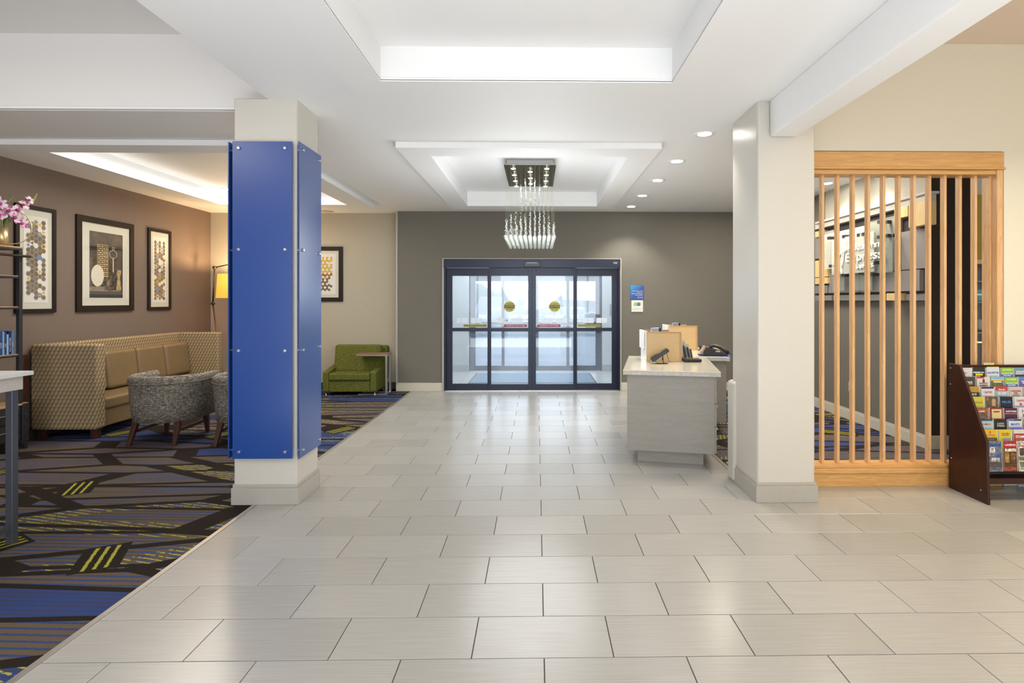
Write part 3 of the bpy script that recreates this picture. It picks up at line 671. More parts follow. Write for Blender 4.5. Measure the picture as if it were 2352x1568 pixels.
# ================================================================= OUTDOORS
pav = mat('concrete_paver', (.20, .195, .19), .85, grain=.06, gscale=6); conc = mat('kerb_concrete', (.17, .17, .17), .85, grain=.05, gscale=3)
gr = struct('floor_driveway', MB().box(-9, 9, 11.88, 23.2, -.12, -.006), mat('paver_bed', (.13, .13, .13), .9), 'driveway of pale concrete pavers in front of the entrance')
pm = None; rest = MB(); n = 0; ys_ = 11.95; j = 0
while ys_ < 23.0:
    for i in range(-13, 14):
        x = i*.2+(.1 if j % 2 else 0)
        if abs(x+.05) > .22*ys_*.62+.2: continue
        if n < 290 and ys_ < 15.6:
            if pm is None: pm = MB().box(0, .192, 0, .096, -.006, 0).build('paver', pav, gr); o = pm
            else: o = pm.copy(); COL.objects.link(o)
            o.location = (x, ys_, 0); n += 1
        else: rest.box(x, x+.192, ys_, ys_+.096, -.006, 0)
    ys_ += .102; j += 1
for jj in range(int((23.0-11.95)/.102)):
    for i in list(range(-44, -14))+list(range(15, 44)):
        if jj % 1 == 0: rest.poly([(i*.2, 11.95+jj*.102, -.001), (i*.2+.192, 11.95+jj*.102, -.001), (i*.2+.192, 12.046+jj*.102, -.001), (i*.2, 12.046+jj*.102, -.001)])
rest.build('paver_field', pav, gr, kind='stuff')
tag(box('kerb', (-12, 12, 23.0, 23.25, -.1, .14), conc, None, bevel=.02), 'long pale concrete kerb at the far edge of the pavers', 'kerb')
struct('ground_outside', MB().box(-60, 60, 23.25, 120, -.12, -.02), mat('asphalt', (.15, .15, .15), .9, grain=.05, gscale=2), 'pale asphalt of the car park')
bed = MB()
for k in range(420):
    x = rnd.uniform(-5, 5); y = rnd.uniform(23.4, 24.4); r = rnd.uniform(.05, .11); bed.m((pav, conc)[k % 2]).ball((x, y, r*.5), r, 6, 4, (1, 1, .7))
tag(bed.build('gravel_bed'), 'strip of pale stones behind the kerb', 'gravel', kind='stuff')
tag(box('car_park_verge', (-14, 14, 24.5, 26.6, -.05, .03), mat('verge', (.12, .14, .09), .9, grain=.15, gscale=3)), 'pale green verge between kerb and parked vehicles', 'verge')
leaf_m = mat('hazy_foliage', (.10, .13, .08), .9, grain=.2, gscale=2); bark = mat('hazy_bark', (.3, .27, .23), .9)
def tree(x, y, h, r, label):
    t = thing('tree', (x, y, 0), label, 'tree', 0, 'trees beyond the car park')
    MB().tube([(0, 0, 0), (.1, 0, h*.35), (0, 0, h*.6)], [.22, .17, .1], 8).build('trunk', bark, t)
    c = MB()
    for k in range(34):
        a = rnd.uniform(0, 6.28); rr = r*rnd.uniform(.1, .8); z = h*rnd.uniform(.28, .92)
        c.ball((rr*math.cos(a), rr*math.sin(a), z), r*rnd.uniform(.22, .4), 8, 6, (1, 1, .8))
    cr_ = c.build('crown', leaf_m, t)
    d = cr_.modifiers.new('roughen', 'DISPLACE'); tx = bpy.data.textures.new('leaf_noise', 'CLOUDS'); tx.noise_scale = .35; d.texture = tx; d.strength = .5
for x, y, h, r, l in ((-6.2, 50, 2.9, 2.2, 'tallest hazy tree, left of the light pole seen through the doors'), (-4.4, 57, 2.7, 1.7, 'rounded hazy tree behind the dark car'), (-2.4, 61, 3.0, 1.7, 'hazy tree just left of the white pickup'),
                      (-.4, 65, 2.6, 1.6, 'hazy tree behind the pickup cab'), (1.9, 69, 2.2, 1.5, 'low hazy tree right of the pickup')):
    tree(x, y, h, r, l)
hw = mat('car_white', (.26, .265, .27), .3, coat=.5); cgl = mat('car_window', (.22, .25, .28), .1); tyre = mat('tyre', (.12, .12, .12), .8)
def vehicle(name, x, y, prof, cab, wid, body, label, cat, wheels):
    t = thing(name, (x, y, 0), label, cat)
    MB().prism(prof, lambda u, v, a: (u, a, v), -wid/2, wid/2).build('body', body, t, bevel=.08, seg=3)
    MB().prism(cab, lambda u, v, a: (u, a, v), -wid/2-.012, wid/2+.012).build('side_window', cgl, t, bevel=.02)
    for u in wheels:
        for s in (-1, 1): MB().cyl((u, s*(wid/2-.18), .37), (u, s*(wid/2+.02), .37), .37, n=20).build('wheel', tyre, t, bevel=.03)
    return t
vehicle('pickup_truck', -.1, 30, [(-2.6, .45), (2.7, .45), (2.7, 1.15), (1.1, 1.15), (.75, 1.72), (-.5, 1.74), (-1.0, 1.2), (-2.5, 1.1), (-2.65, .8)],
        [(-.85, 1.2), (.72, 1.2), (.6, 1.6), (-.4, 1.62)], 1.9, hw, 'white pickup truck parked beyond the verge', 'truck', (-1.75, 1.8))
vehicle('parked_car', -2.75, 34, [(-1.1, .3), (1.1, .3), (1.15, .9), (.8, 1.0), (.55, 1.75), (-.6, 1.75), (-.85, 1.0), (-1.15, .9)],
        [(-.72, 1.05), (.7, 1.05), (.5, 1.6), (-.5, 1.6)], 4.2, mat('car_grey', (.20, .20, .24), .4), 'dark grey car facing the entrance, left of the pickup', 'car', (-.85, .85))
pole = thing('light_pole', (-4.75, 40, 0), 'tall grey light pole among the hazy trees', 'pole')
MB().cyl((0, 0, 0), (0, 0, 2.25), .12, .10).build('shaft', mat('pole_grey', (.45, .45, .46), .7), pole)
box('lamp_head', (-.5, .25, -.15, .15, 2.25, 2.35), mat('pole_grey', (.45, .45, .46)), pole)
bd = thing('low_building', (11.5, 78, 0), 'long low building with pale sloping roof beyond the car park', 'building')
box('walls', (-8, 8, 0, 6, 0, .95), mat('far_wall', (.24, .24, .23), .8), bd)
MB().prism([(-9, .95), (8.5, .95), (-8.4, 1.75), (-9, 1.75)], lambda u, v, a: (u, a, v), -.5, 6.5).build('roof', mat('far_roof', (.13, .135, .135), .8), bd)
# ================================================================= SIGNS BY THE DOOR
def grad_blue():
    m, t, b = nodes('blue_gradient_print'); s = N(t, 'ShaderNodeSeparateXYZ'); t.links.new(coords(t), s.inputs[0])
    f = mth(t, 'ADD', mth(t, 'MULTIPLY', s.outputs[0], -2.2), mth(t, 'MULTIPLY', s.outputs[2], 2.2))
    t.links.new(ramp(t, f, [(0, srgb(45, 75, 150)), (.5, srgb(50, 150, 205))]), b.inputs['Base Color']); b.inputs['Roughness'].default_value = .3; return m
p0 = W(1448, 688, YD)
s1 = thing('notice_plaque', (p0[0], YD-.012, p0[2]), 'square blue plaque with white lettering right of the doors', 'sign')
box('plate', (0, .228, 0, .012, 0, .243), grad_blue(), s1, bevel=.002)
for k, (s, sz) in enumerate((('This Property Owned', .021), ('and Operated by', .017), ('WELCH HOSPITALITY', .0205), ('MANAGEMENT', .0205), ('1200 Seawall Blvd', .014), ('Frisco, TX 77550', .014))):
    text(s, sz, (.216, -.001, (.148, .126, .102, .076, .045, .028)[k]), R0, WHT, s1, align='RIGHT')
p0 = W(1450, 716, YD)
s2 = thing('hotel_logo_plaque', (p0[0], YD-.012, p0[2]), 'square white plaque with green and blue logo below the blue plaque', 'sign')
box('plate', (0, .198, 0, .012, 0, .198), mat('plaque_white', (.72, .72, .68), .4), s2, bevel=.002)
lg = MB(); lg.m(mat('logo_green', srgb(120, 175, 60), .5)).box(.042, .10, -.002, 0, .105, .158); lg.m(mat('logo_blue', srgb(50, 70, 150), .5)).box(.10, .153, -.002, 0, .105, .158); lg.build('logo_block', None, s2)
text('H', .05, (.07, -.003, .131), (P2, 0, 0), WHT, s2, ext=.0003); text('Holiday Inn', .0095, (.1265, -.003, .141), R0, WHT, s2); text('Express', .0095, (.1265, -.003, .129), R0, WHT, s2)
for z in (.055, .042): box('fine_print', (.02, .185, -.001, 0, z, z+.004), mat('plaque_print', (.5, .52, .54), .6), s2)

# ================================================================= CEILING LIGHTS
def downlight(x, y, z, label, power, col, grp='recessed downlights in the lobby ceiling', ang=110):
    t = thing('downlight', (x, y, z), label, 'light', 0, grp)
    MB().lathe([(.062, -.004), (.085, -.009), (.095, -.004), (.095, -.0005), (.062, -.0005)], n=28).build('trim_ring', ring_white, t)
    MB().lathe([(0, -.0045), (.062, -.0045)], n=24).build('lens', lamp_emit, t)
    if power: spot('downlight_lamp', (x, y, z-.02), power, col, ang)
for k, (px, py, l) in enumerate(((1620, 307, 'nearest'), (1557, 370, 'second nearest'), (1511, 414, 'middle'), (1476, 449, 'second farthest'), (1447, 474, 'farthest'))):
    p = FL(px, py, CZ)
    downlight(1.52, p[1], CZ, f'{l} of the five recessed downlights in the row right of the chandelier', 40 if k < 4 else 75, (1, .94, .84))
downlight(3.74, 6.90, CZ, 'recessed downlight washing the far end of the sign wall', 60, (1, .86, .62), 'downlights behind the slat screen')
downlight(3.72, 6.18, CZ, 'recessed downlight washing the near end of the sign wall', 60, (1, .86, .62), 'downlights behind the slat screen')
p = FL(522, 436, 3.2); downlight(p[0], p[1], 3.21, 'recessed downlight in the lounge ceiling tray beside the blue column', 14, (1, .88, .7), 'lounge downlights')
p = FL(750, 485, CZ); v_ = thing('ceiling_speaker', (p[0], p[1], CZ), 'round beige ceiling speaker above the green armchair', 'speaker')
MB().lathe([(0, -.006), (.10, -.006), (.125, 0)], n=28).build('grille', mat('beige_grille', (.50, .45, .33), .7), v_)

# chandelier
ch = thing('crystal_chandelier', (-.08, 6.945, 3.205), 'rectangular chrome chandelier with hanging rows of crystals above the entrance aisle', 'chandelier')
plate_m = mat('mirror_plate', (.34, .34, .28), .12, 1)
box('ceiling_box', (-.275, .275, -.53, .53, -.072, 0), mat('canopy_white', (.6, .6, .6), .3), ch, bevel=.003)
box('canopy_plate', (-.308, .308, -.605, .605, -.082, -.072), plate_m, ch, bevel=.002)
for cx, ys2 in ((-.20, (-.5, -.17, .17, .5)), (0, (-.34, 0, .34)), (.20, (-.5, -.17, .17, .5))):
    for y in ys2:
        l = MB().cyl((cx, y, -.104), (cx, y, -.082), .036, n=18).build('spotlight', chrome, ch, bevel=.003)
        MB().lathe([(0, -.106), (.028, -.106)], (cx, y, 0), 16).build('lens', lamp_emit, l)
pg = bpy.data.lights.new('lobby_fill_point', 'POINT'); pg.energy = 60; pg.color = (.93, .97, 1); pg.shadow_soft_size = .75; pg.specular_factor = .03  # fill point added below the crystals to brighten the far ceiling
pgo = bpy.data.objects.new('lobby_fill_point', pg); pgo.location = (-.08, 6.2, 2.05); COL.objects.link(pgo)
for y in (-.4, .4): spot('chandelier_lamp', (-.08, 6.945+y, 3.07), 26, (1, 1, .98), 120)
gem = None; beads = MB(); wires = MB()
for i in range(11):
    x = -.285+.057*i
    for j in range(14):
        y = -.60+.0925*j*1.05
        if gem is None:
            g_ = MB(); rg = []
            for zz, rr in ((-.022, .010), (-.014, .02), (0, .024), (.014, .02), (.022, .010)): rg.append([g_.v((rr*math.cos(k*math.pi/4), rr*math.sin(k*math.pi/4), zz)) for k in range(8)])
            for A, B in zip(rg, rg[1:]):
                for k in range(8): g_.f([A[k], A[(k+1) % 8], B[(k+1) % 8], B[k]])
            g_.f(rg[0][::-1]); g_.f(rg[-1]); gem = g_.build('crystal', crystal_m, ch); o = gem
        else: o = gem.copy(); COL.objects.link(o)
        o.location = (x, y, -.925-(.02 if i == 6 and j == 0 else 0))
        wires.tube([(x, y, -.90), (x, y, -.08)], .0004, 3, False)
        c = abs(i-5)/5; h1 = .05+.24*(1-j/14)*(1-.55*c)+.05*math.sin(j*.9+i)
        for q in range(13):
            zz = -.895+h1*q/12
            if rnd.random() < .9: beads.octa((x+rnd.uniform(-.009, .009), y, zz+rnd.uniform(-.006, .006)), rnd.uniform(.005, .009))
        if c < .5 and j < 9:
            for q in range(5): beads.octa((x+rnd.uniform(-.005, .005), y, -.50+.26*(1-j/9)*(1-c*1.4)+.016*q), .009)
beads.build('bead_strands', crystal_m, ch, kind='stuff'); wires.build('suspension_wires', wire_m, ch, kind='stuff')

# ================================================================= LOUNGE
# sofa
sf = thing('high_back_sofa', (-5.58, 6.03, 0), 'high-backed tan sofa in small woven pattern along the brown wall', 'sofa')
SD, SL = .73, 2.40
def sp_(n, a, m_, **k): return box(n, a, m_, sf, **k)
sp_('end_panel', (0, SD, 0, .135, .10, 1.045), sofa_fab, bevel=.03, seg=3)
sp_('end_panel', (0, SD, SL-.135, SL, .10, 1.045), sofa_fab, bevel=.03, seg=3)
sp_('back_panel', (0, .14, .12, SL-.12, .12, 1.045), sofa_fab, bevel=.03, seg=3)
sp_('seat_base', (.13, SD-.05, .135, SL-.135, .10, .30), leather, bevel=.015)
sp_('seat_cushion', (.16, SD-.03, .136, SL-.136, .29, .43), leather, bevel=.035, seg=3)
for k in range(4):
    a = .14+k*.53; mb = MB(); mb.M = Matrix.Translation((.15, a, .42)) @ Matrix.Rotation(-.12, 4, 'Y')
    mb.box(0, .20, .004, .526, 0, .47).build('back_cushion', leather, sf, bevel=.05, seg=4)
for x, y in ((.05, .03), (SD-.10, .03), (.05, SL-.10), (SD-.10, SL-.10)): sp_('leg', (x, x+.07, y, y+.07, 0, .105), leg_wood, bevel=.004)

# tub chairs
def tub_chair(label):
    t = thing('tub_chair', (0, 0, 0), label, 'chair', 0, 'tweed tub chairs facing the sofa')
    n = 36; path = []
    for k in range(n+1):
        s = k/n
        if s < .2: u = (.37, .30-(s/.2)*.30, (1, 0))
        elif s > .8: u = (-.37, ((s-.8)/.2)*.30, (-1, 0))
        else:
            a = -(s-.2)/.6*math.pi; u = (.37*math.cos(a), .36*math.sin(a), (math.cos(a), math.sin(a)))
        path.append(u)
    mb = MB(); rings = []
    prof = [(-.075, .25), (-.05, .235), (-.03, .24), (-.012, .40), (.0, .64), (.006, .675), (.0, .71), (-.03, .728), (-.06, .715), (-.07, .68), (-.075, .45)]
    for k, (x, y, nrm) in enumerate(path):
        s = k/n; back = max(0, 1-abs(s-.5)/.35)
        rings.append([mb.v((x+nrm[0]*o, y+nrm[1]*o-(.05*(z-.4) if back > 0 else 0)*back, z+(.012*back if z > .5 else 0))) for o, z in prof])
    for A, B in zip(rings, rings[1:]):
        for i in range(len(prof)): mb.f([A[i], A[(i+1) % len(prof)], B[(i+1) % len(prof)], B[i]], True)
    mb.f(rings[0]); mb.f(rings[-1][::-1]); mb.build('shell', tweed, t)
    MB().tube([(x+nr[0]*.008, y+nr[1]*.008-.013*max(0, 1-abs(k/n-.5)/.35), .655) for k, (x, y, nr) in enumerate(path)], .006, 6).build('piping', tweed, t)
    for s in (-1, 1): MB().tube([(s*.372+s*.004, .302, .25), (s*.372+s*.008, .304, .66)], .006, 6).build('seam_welt', tweed, t)
    pts = [(.30, .36), (.30, 0)]+[(.30*math.cos(-a*math.pi/10), .28*math.sin(-a*math.pi/10)) for a in range(1, 10)]+[(-.30, 0), (-.30, .36)]
    MB().prism(pts, lambda u, v, a: (u, v, a), .25, .335).build('seat_frame', tweed, t, bevel=.015)
    MB().prism(pts, lambda u, v, a: (u*.99, v*1.0, a), .33, .43).build('seat_cushion', tweed, t, bevel=.03, seg=3)
    ft = {}
    for sx_, sy_ in ((-1, -1), (1, -1), (-1, 1), (1, 1)):
        top = (sx_*.215, -.20 if sy_ < 0 else .30); bot = (sx_*.232, -.30 if sy_ < 0 else .315)
        mb = MB(); a, b = .030, .017
        hi = [mb.v((top[0]+i*a, top[1]+j*a, .265)) for i, j in ((-1, -1), (1, -1), (1, 1), (-1, 1))]
        lo = [mb.v((bot[0]+i*b, bot[1]+j*b, 0)) for i, j in ((-1, -1), (1, -1), (1, 1), (-1, 1))]
        mb.f(hi); mb.f(lo[::-1])
        for i in range(4): mb.f([lo[i], lo[(i+1) % 4], hi[(i+1) % 4], hi[i]])
        mb.build('leg', leg_wood, t, bevel=.003)
    for s in (-1, 1): MB().box(s*.222-.01, s*.222+.01, -.245, .305, .125, .155).build('stretcher', leg_wood, t, bevel=.002)
    return t
c1 = tub_chair('grey tweed tub chair seen whole from behind, left of the blue column'); c1.location = (-4.06, 6.04, 0); c1.rotation_euler = (0, 0, math.radians(2))
c2 = copy_tree(c1); c2['label'] = 'grey tweed tub chair half hidden behind the blue-clad column'; c2.location = (-3.155, 6.03, 0)

# cabinet and open shelving against the brown wall
cabm = mat('gunmetal', (.045, .045, .047), .5, .5, grain=.2, gscale=20)
cb = thing('riveted_cabinet', (-5.57, 4.5, 0), 'dark metal drawer cabinet with rivets and a wooden top beside the sofa', 'cabinet')
box('carcass', (0, .27, 0, 1.19, .10, .455), cabm, cb, bevel=.004)
box('top', (-.0, .285, -.01, 1.2, .455, .475), shelf_wood, cb, bevel=.003)
box('edge_frame', (.27, .29, 1.13, 1.2, .08, .47), cabm, cb, bevel=.003)
for r in range(2):
    for c in range(2):
        y0 = .02+c*.56; z0 = .12+r*.17
        dr = box('drawer', (.27, .282, y0, y0+.53, z0, z0+.155), cabm, cb, bevel=.002)
        MB().tube([(.283, y0+.17, z0+.09), (.30, y0+.18, z0+.09), (.30, y0+.37, z0+.09), (.283, y0+.38, z0+.09)], .005, 6).build('handle', brass, dr)
rv = MB()
for k in range(9): rv.ball((.291, 1.165, .13+.038*k), .006, 6, 4)
for r in range(2):
    for q in range(10): rv.ball((.283, .06+q*.115, .25+r*.17), .006, 6, 4)
rv.build('rivets', cabm, cb, kind='stuff')
for y in (0, 1.12): MB().prism([(0, .10), (.07, .10), (.07, 0), (.045, 0), (.03, .06), (0, .07)], lambda u, v, a: (a, y+u, v), .22, .285).build('foot', cabm, cb)
for y in (0, 1.13): box('foot', (0, .05, y, y+.06, 0, .10), cabm, cb)

et = thing('open_shelf_unit', (-5.59, 4.4, 0), 'tall open shelving of dark steel posts with oak boards at the left edge', 'shelf')
EX = .305; EY = 1.235
for x, y in ((0, 0), (EX-.036, 0), (0, EY-.036), (EX-.036, EY-.036)): box('post', (x, x+.036, y, y+.036, .476 if x > .1 or 1 else 0, 2.045), dark_metal, et, bevel=.002)
for z in (.985, 1.47, 1.785):
    box('shelf_frame', (.03, EX-.004, .03, EY-.03, z-.028, z-.008), dark_metal, et, bevel=.002)
    box('shelf_board', (.03, EX-.008, .03, EY-.04, z-.008, z), shelf_wood, et)
box('shelf_frame', (0, EX, 0, EY, 2.045, 2.065), dark_metal, et, bevel=.002); box('shelf_board', (0, EX, -.01, EY+.01, 2.065, 2.08), shelf_wood, et, bevel=.002)
for z in (1.30, 1.59): box('back_rail', (.0, .012, .03, EY-.03, z, z+.012), dark_metal, et)
MB().cyl((EX+.03, -.05, 1.985), (EX+.03, EY+.05, 1.985), .014, n=10).build('ladder_rail', black_pl, et)
for y in (.1, EY-.02):
    MB().tube([(EX-.01, y, 1.985), (EX+.03, y, 1.985)], .008, 6).build('rail_bracket', dark_metal, et)
br = MB()
for k in range(4): br.ball((EX+.001, EY-.018, 2.02-.045*k), .006, 6, 4)
br.build('bolts', black_pl, et, kind='stuff')
tag(box('dark_wall_post', (-5.60, -5.56, 5.93, 6.0, 0, .94), leg_wood, None, bevel=.004), 'short dark upright between the shelving and the sofa end', 'post')
# books
bks = [(.027, .232, (.03, .055, .17), 'navy book with small white title, fourth from the black book'), (.022, .236, (.18, .34, .62), 'sky blue book between two navy books'), (.022, .228, (.035, .045, .12), 'dark navy book titled CASEY'),
       (.022, .205, (.22, .42, .68), 'short light blue book'), (.028, .236, (.015, .03, .12), 'dark blue book with bold white spine title'), (.027, .238, (.12, .30, .58), 'medium blue book nearest the shelf post')]
y = 4.4+EY-.045
spn = ['Linden', 'R.L.G. | HISTORIES', 'by the sea coast', 'CASEY', 'Waves', 'OLIVER']
labs = ['medium blue book nearest the shelf post', 'dark blue book with bold white spine title', 'short light blue book', 'dark navy book titled CASEY', 'sky blue book between two navy books', 'navy book beside the black book', 'black book at the left edge of the photo']
spec = [(.027, .238, (.12, .30, .58)), (.028, .236, (.015, .03, .12)), (.022, .205, (.22, .42, .68)), (.022, .228, (.035, .045, .12)), (.022, .236, (.18, .34, .62)), (.027, .232, (.03, .055, .17)), (.03, .23, (.006, .006, .01))]
for k, (wd, h, col) in enumerate(spec):
    y -= wd
    m_ = mat('book_cloth_%d' % k, col, .5)
    b = thing('book', (-5.33, y, .985), labs[k]+', on the shelf', 'book', 0, 'blue books on the open shelf')
    mb = MB(); mb.m(m_).box(-.155, 0, 0, .002, 0, h).box(-.155, 0, wd-.003, wd-.001, 0, h).box(-.003, 0, 0, wd-.001, 0, h); mb.build('cover', None, b, bevel=.001)
    box('page_block', (-.152, -.003, .002, wd-.003, .003, h-.003), mat('book_pages', (.72, .68, .56), .8), b)
    if k < 6: text(spn[k], wd*.62, (.0008, wd/2, h*.42), (P2, -P2, P2), WHT, b)
tag(MB().lathe([(0, 0), (.04, 0), (.05, .01), (.035, .03), (0, .035)], n=18).build('black_dish', black_pl, loc=(-5.42, 5.40, 1.47)), 'small black object on the second shelf at the left edge', 'ornament')
# orchid
ov = thing('orchid_vase', (-5.42, 5.565, 2.08), 'pink and white orchids in a brass cylinder vase on the shelving top', 'plant')
MB().lathe([(0, 0), (.042, 0), (.042, .19), (.038, .19), (.038, .02), (0, .02)], n=24).build('vase', brass, ov)
MB().tube([(.05+.14*math.cos(a), .05+.10*math.cos(a)*.6, .20+.17*math.sin(a)) for a in [k*2*math.pi/24 for k in range(24)]], .005, 6, closed=True).build('brass_ring', brass, ov)
def orchid_pet():
    m, t, b = nodes('orchid_petal'); f = noise(t, coords(t, (30, 30, 30)), 1, 2)
    t.links.new(ramp(t, f, [(.36, (.50, .06, .30)), (.50, (.78, .62, .70)), (.66, (.80, .76, .76))]), b.inputs['Base Color']); b.inputs['Roughness'].default_value = .6; return m
stem_m = mat('orchid_stem', (.16, .24, .05), .6); pet = orchid_pet(); mag = mat('orchid_lip', (.42, .03, .22), .5); budm = mat('orchid_bud', (.40, .38, .10), .6)
stemb = MB()
def orchid(pos, r, d):
    mb = MB(); rot = Vector((0, -0.0, 1)).rotation_difference(Vector(d)).to_matrix().to_4x4(); mb.M = Matrix.Translation(pos) @ rot
    for k, (a, l, wd) in enumerate(((90, 1, .5), (210, 1, .45), (330, 1, .45), (15, 1.0, .85), (165, 1.0, .85))):
        a = math.radians(a); c_, s_ = math.cos(a), math.sin(a); mb.m(pet)
        pts = [(0, 0, 0), (.45, wd*.5, .10), (.8, wd*.42, .12), (1, 0, .05), (.8, -wd*.42, .12), (.45, -wd*.5, .10)]
        ctr = mb.v((.55*l*r*c_, .55*l*r*s_, .05*r)); vs_ = [mb.v((r*l*(p[0]*c_-p[1]*s_), r*l*(p[0]*s_+p[1]*c_), p[2]*r)) for p in pts]
        for q in range(6): mb.f([ctr, vs_[q], vs_[(q+1) % 6]], True)
    mb.m(mag); mb.ball((0, -.15*r, .18*r), r*.28, 8, 5, (1, 1.2, .8)); return mb.build('blossom', None, ov)
for sy, ln in ((.0, .8), (.04, .95), (-.06, .5)):
    pts = [(0, sy*.4, .02), (.01, sy, .22), (.03+.03*ln, sy+.05, .38), (.09*ln, sy+.14*ln, .46), (.12*ln, sy+.21*ln, .50+.03*ln)]
    stemb.tube(pts, .005, 6)
for k in range(9): stemb.tube([(rnd.uniform(-.02, .02), rnd.uniform(-.03, .03), .02), (rnd.uniform(-.04, .04), rnd.uniform(-.05, .05), .30)], .005, 5)
stemb.build('stems', stem_m, ov)
for p_, r, d in (((.08, .05, .30), .065, (1, -.6, .1)), ((.09, -.02, .36), .06, (1, -.8, .2)), ((.08, .08, .38), .062, (1, -.4, .2)), ((.10, .12, .44), .055, (1, -.3, .5)), ((.06, -.08, .42), .06, (.9, -.8, .2)),
                 ((.10, .10, .25), .06, (1, -.5, -.1)), ((.07, -.1, .31), .062, (.8, -1, .1)), ((.11, .17, .50), .045, (1, -.3, .3)), ((.04, -.16, .40), .062, (.8, -1, .1)), ((.05, -.14, .48), .06, (.8, -1, .3)), ((.02, -.2, .32), .06, (.8, -1, 0))):
    orchid(p_, r, d)
bb_ = MB()
for k in range(5): bb_.ball((.115+.004*k, .205+.006*k, .50+.018*k), .011-.001*k, 8, 6, (1, 1, 1.3))
bb_.build('buds', budm, ov)

# foreground bar table
bt_ = thing('bar_height_table', (0, 0, 0), 'bar-height table with white top and steel legs cut by the left edge', 'table')
TXR, TYF = -3.245, 3.535
box('tabletop', (TXR-.75, TXR, 1.9, TYF, 1.052, 1.078), white_lam, bt_, bevel=.002)
box('apron', (TXR-.72, TXR-.035, 1.93, TYF-.035, .965, 1.052), apron_m, bt_, bevel=.002)
for y0 in (TYF-.10, 1.98):
    for x0 in (TXR-.085, TXR-.70): box('leg', (x0, x0+.042, y0, y0+.042, 0, .965), grey_steel, bt_, bevel=.003)
for x0 in (TXR-.08, TXR-.695): box('stretcher', (x0, x0+.03, 2.02, TYF-.10, .085, .12), grey_steel, bt_, bevel=.002)

# floor lamp
fl = thing('floor_lamp', (-5.12, 8.95, 0), 'jointed bronze floor lamp with orange drum shade behind the sofa end', 'lamp')
bronze = mat('bronze', (.16, .11, .07), .3, .9)
MB().lathe([(0, 0), (.14, 0), (.14, .015), (.02, .025), (.012, .04)], n=28).build('base', bronze, fl)
def rel(px, py, Y=8.95): p = W(px, py, Y); return (p[0]+5.12, Y-8.95, p[2])
J1, J2, J3 = rel(489, 697), rel(493, 614), rel(552, 602)
MB().tube([(0, 0, .03), J1], .012, 10).build('lower_pole', bronze, fl); MB().tube([J1, J2], .013, 10).build('upper_pole', bronze, fl)
MB().tube([J2, J3], .009, 8).build('arm', bronze, fl)
for j_ in (J1, J2): MB().cyl((j_[0], -.03, j_[2]), (j_[0], .03, j_[2]), .022, n=14).build('joint', bronze, fl)
sc_ = ((J3[0]), 0, rel(500, 684)[2]); hh = rel(500, 630)[2]-sc_[2]
shade_m, t_, b_ = nodes('orange_shade'); b_.inputs['Base Color'].default_value = (.75, .36, .05, 1); b_.inputs['Roughness'].default_value = .8
b_.inputs['Emission Color'].default_value = (1, .52, .07, 1); b_.inputs['Emission Strength'].default_value = .75
rs = J3[0]-rel(503, 684)[0]
mb = MB(); mb.lathe([(rs, 0), (rs*.93, hh), (rs*.925, hh), (rs*.995, 0)], sc_, 36); mb.build('lamp_shade', shade_m, fl)
MB().tube([(J3[0], 0, J3[2]), (J3[0], 0, sc_[2]+hh*.5)], .006, 8).build('stem', bronze, fl)
MB().ball((J3[0], 0, sc_[2]+hh*.45), .035).build('bulb', mat('warm_bulb', (1, .9, .7), .5, emit=((1, .75, .4), 12)), fl)
pl_ = bpy.data.lights.new('lamp_glow', 'POINT'); pl_.energy = 60; pl_.color = (1, .72, .38); pl_.shadow_soft_size = .08
po = bpy.data.objects.new('lamp_glow', pl_); po.location = (-5.12+J3[0], 8.95, sc_[2]+hh*.75); COL.objects.link(po)

# green armchair
ga = thing('green_armchair', (-3.01, 8.72, 0), 'wide olive green armchair against the cream back wall', 'armchair')
for s in (-1, 1):
    mb = MB(); x0, x1 = (s*.43, s*.328)
    mb.prism([(0, .06), (.62, .06), (.62, .47), (.45, .455), (0, .385)], lambda u, v, a: (a, u, v), min(x0, x1), max(x0, x1)).build('arm', green_fab, ga, bevel=.022, seg=3)
box('base', (-.328, .328, .01, .60, .06, .245), green_fab, ga, bevel=.012)
mb = MB(); mb.M = Matrix.Translation((0, .48, .2)) @ Matrix.Rotation(-.12, 4, 'X'); mb.box(-.43, .46, 0, .14, 0, .575).build('back_frame', green_fab, ga, bevel=.03, seg=3)
mb = MB(); mb.M = Matrix.Translation((0, .30, .34)) @ Matrix.Rotation(-.16, 4, 'X'); mb.box(-.37, .40, 0, .19, 0, .465).build('back_cushion', green_fab, ga, bevel=.05, seg=4)
box('seat_cushion', (-.325, .325, -.02, .42, .245, .362), green_fab, ga, bevel=.025, seg=3)
for x, y in ((-.39, .05), (.39, .05), (-.39, .56), (.39, .56)): MB().lathe([(.018, 0), (.018, .006), (.010, .012), (.014, .062)], (x, y, 0), 12).build('leg', steel, ga)

ct_ = thing('c_shaped_side_table', (-2.435, 8.79, 0), 'small c-shaped side table with wood top reaching over the green armchair', 'table')
box('tabletop', (-.50, .02, 0, .25, .648, .668), ctop_wood, ct_, bevel=.002)
for y in (0, .226):
    box('top_bar', (-.49, .01, y, y+.024, .63, .648), steel, ct_, bevel=.001)
    box('upright', (-.02, .01, y, y+.024, 0, .63), steel, ct_, bevel=.001)
    box('foot_bar', (-.46, -.02, y, y+.024, 0, .02), steel, ct_, bevel=.001)
box('cross_bar', (-.02, .01, .024, .226, 0, .02), steel, ct_); box('cross_bar', (-.02, .01, .024, .226, .62, .648), steel, ct_)

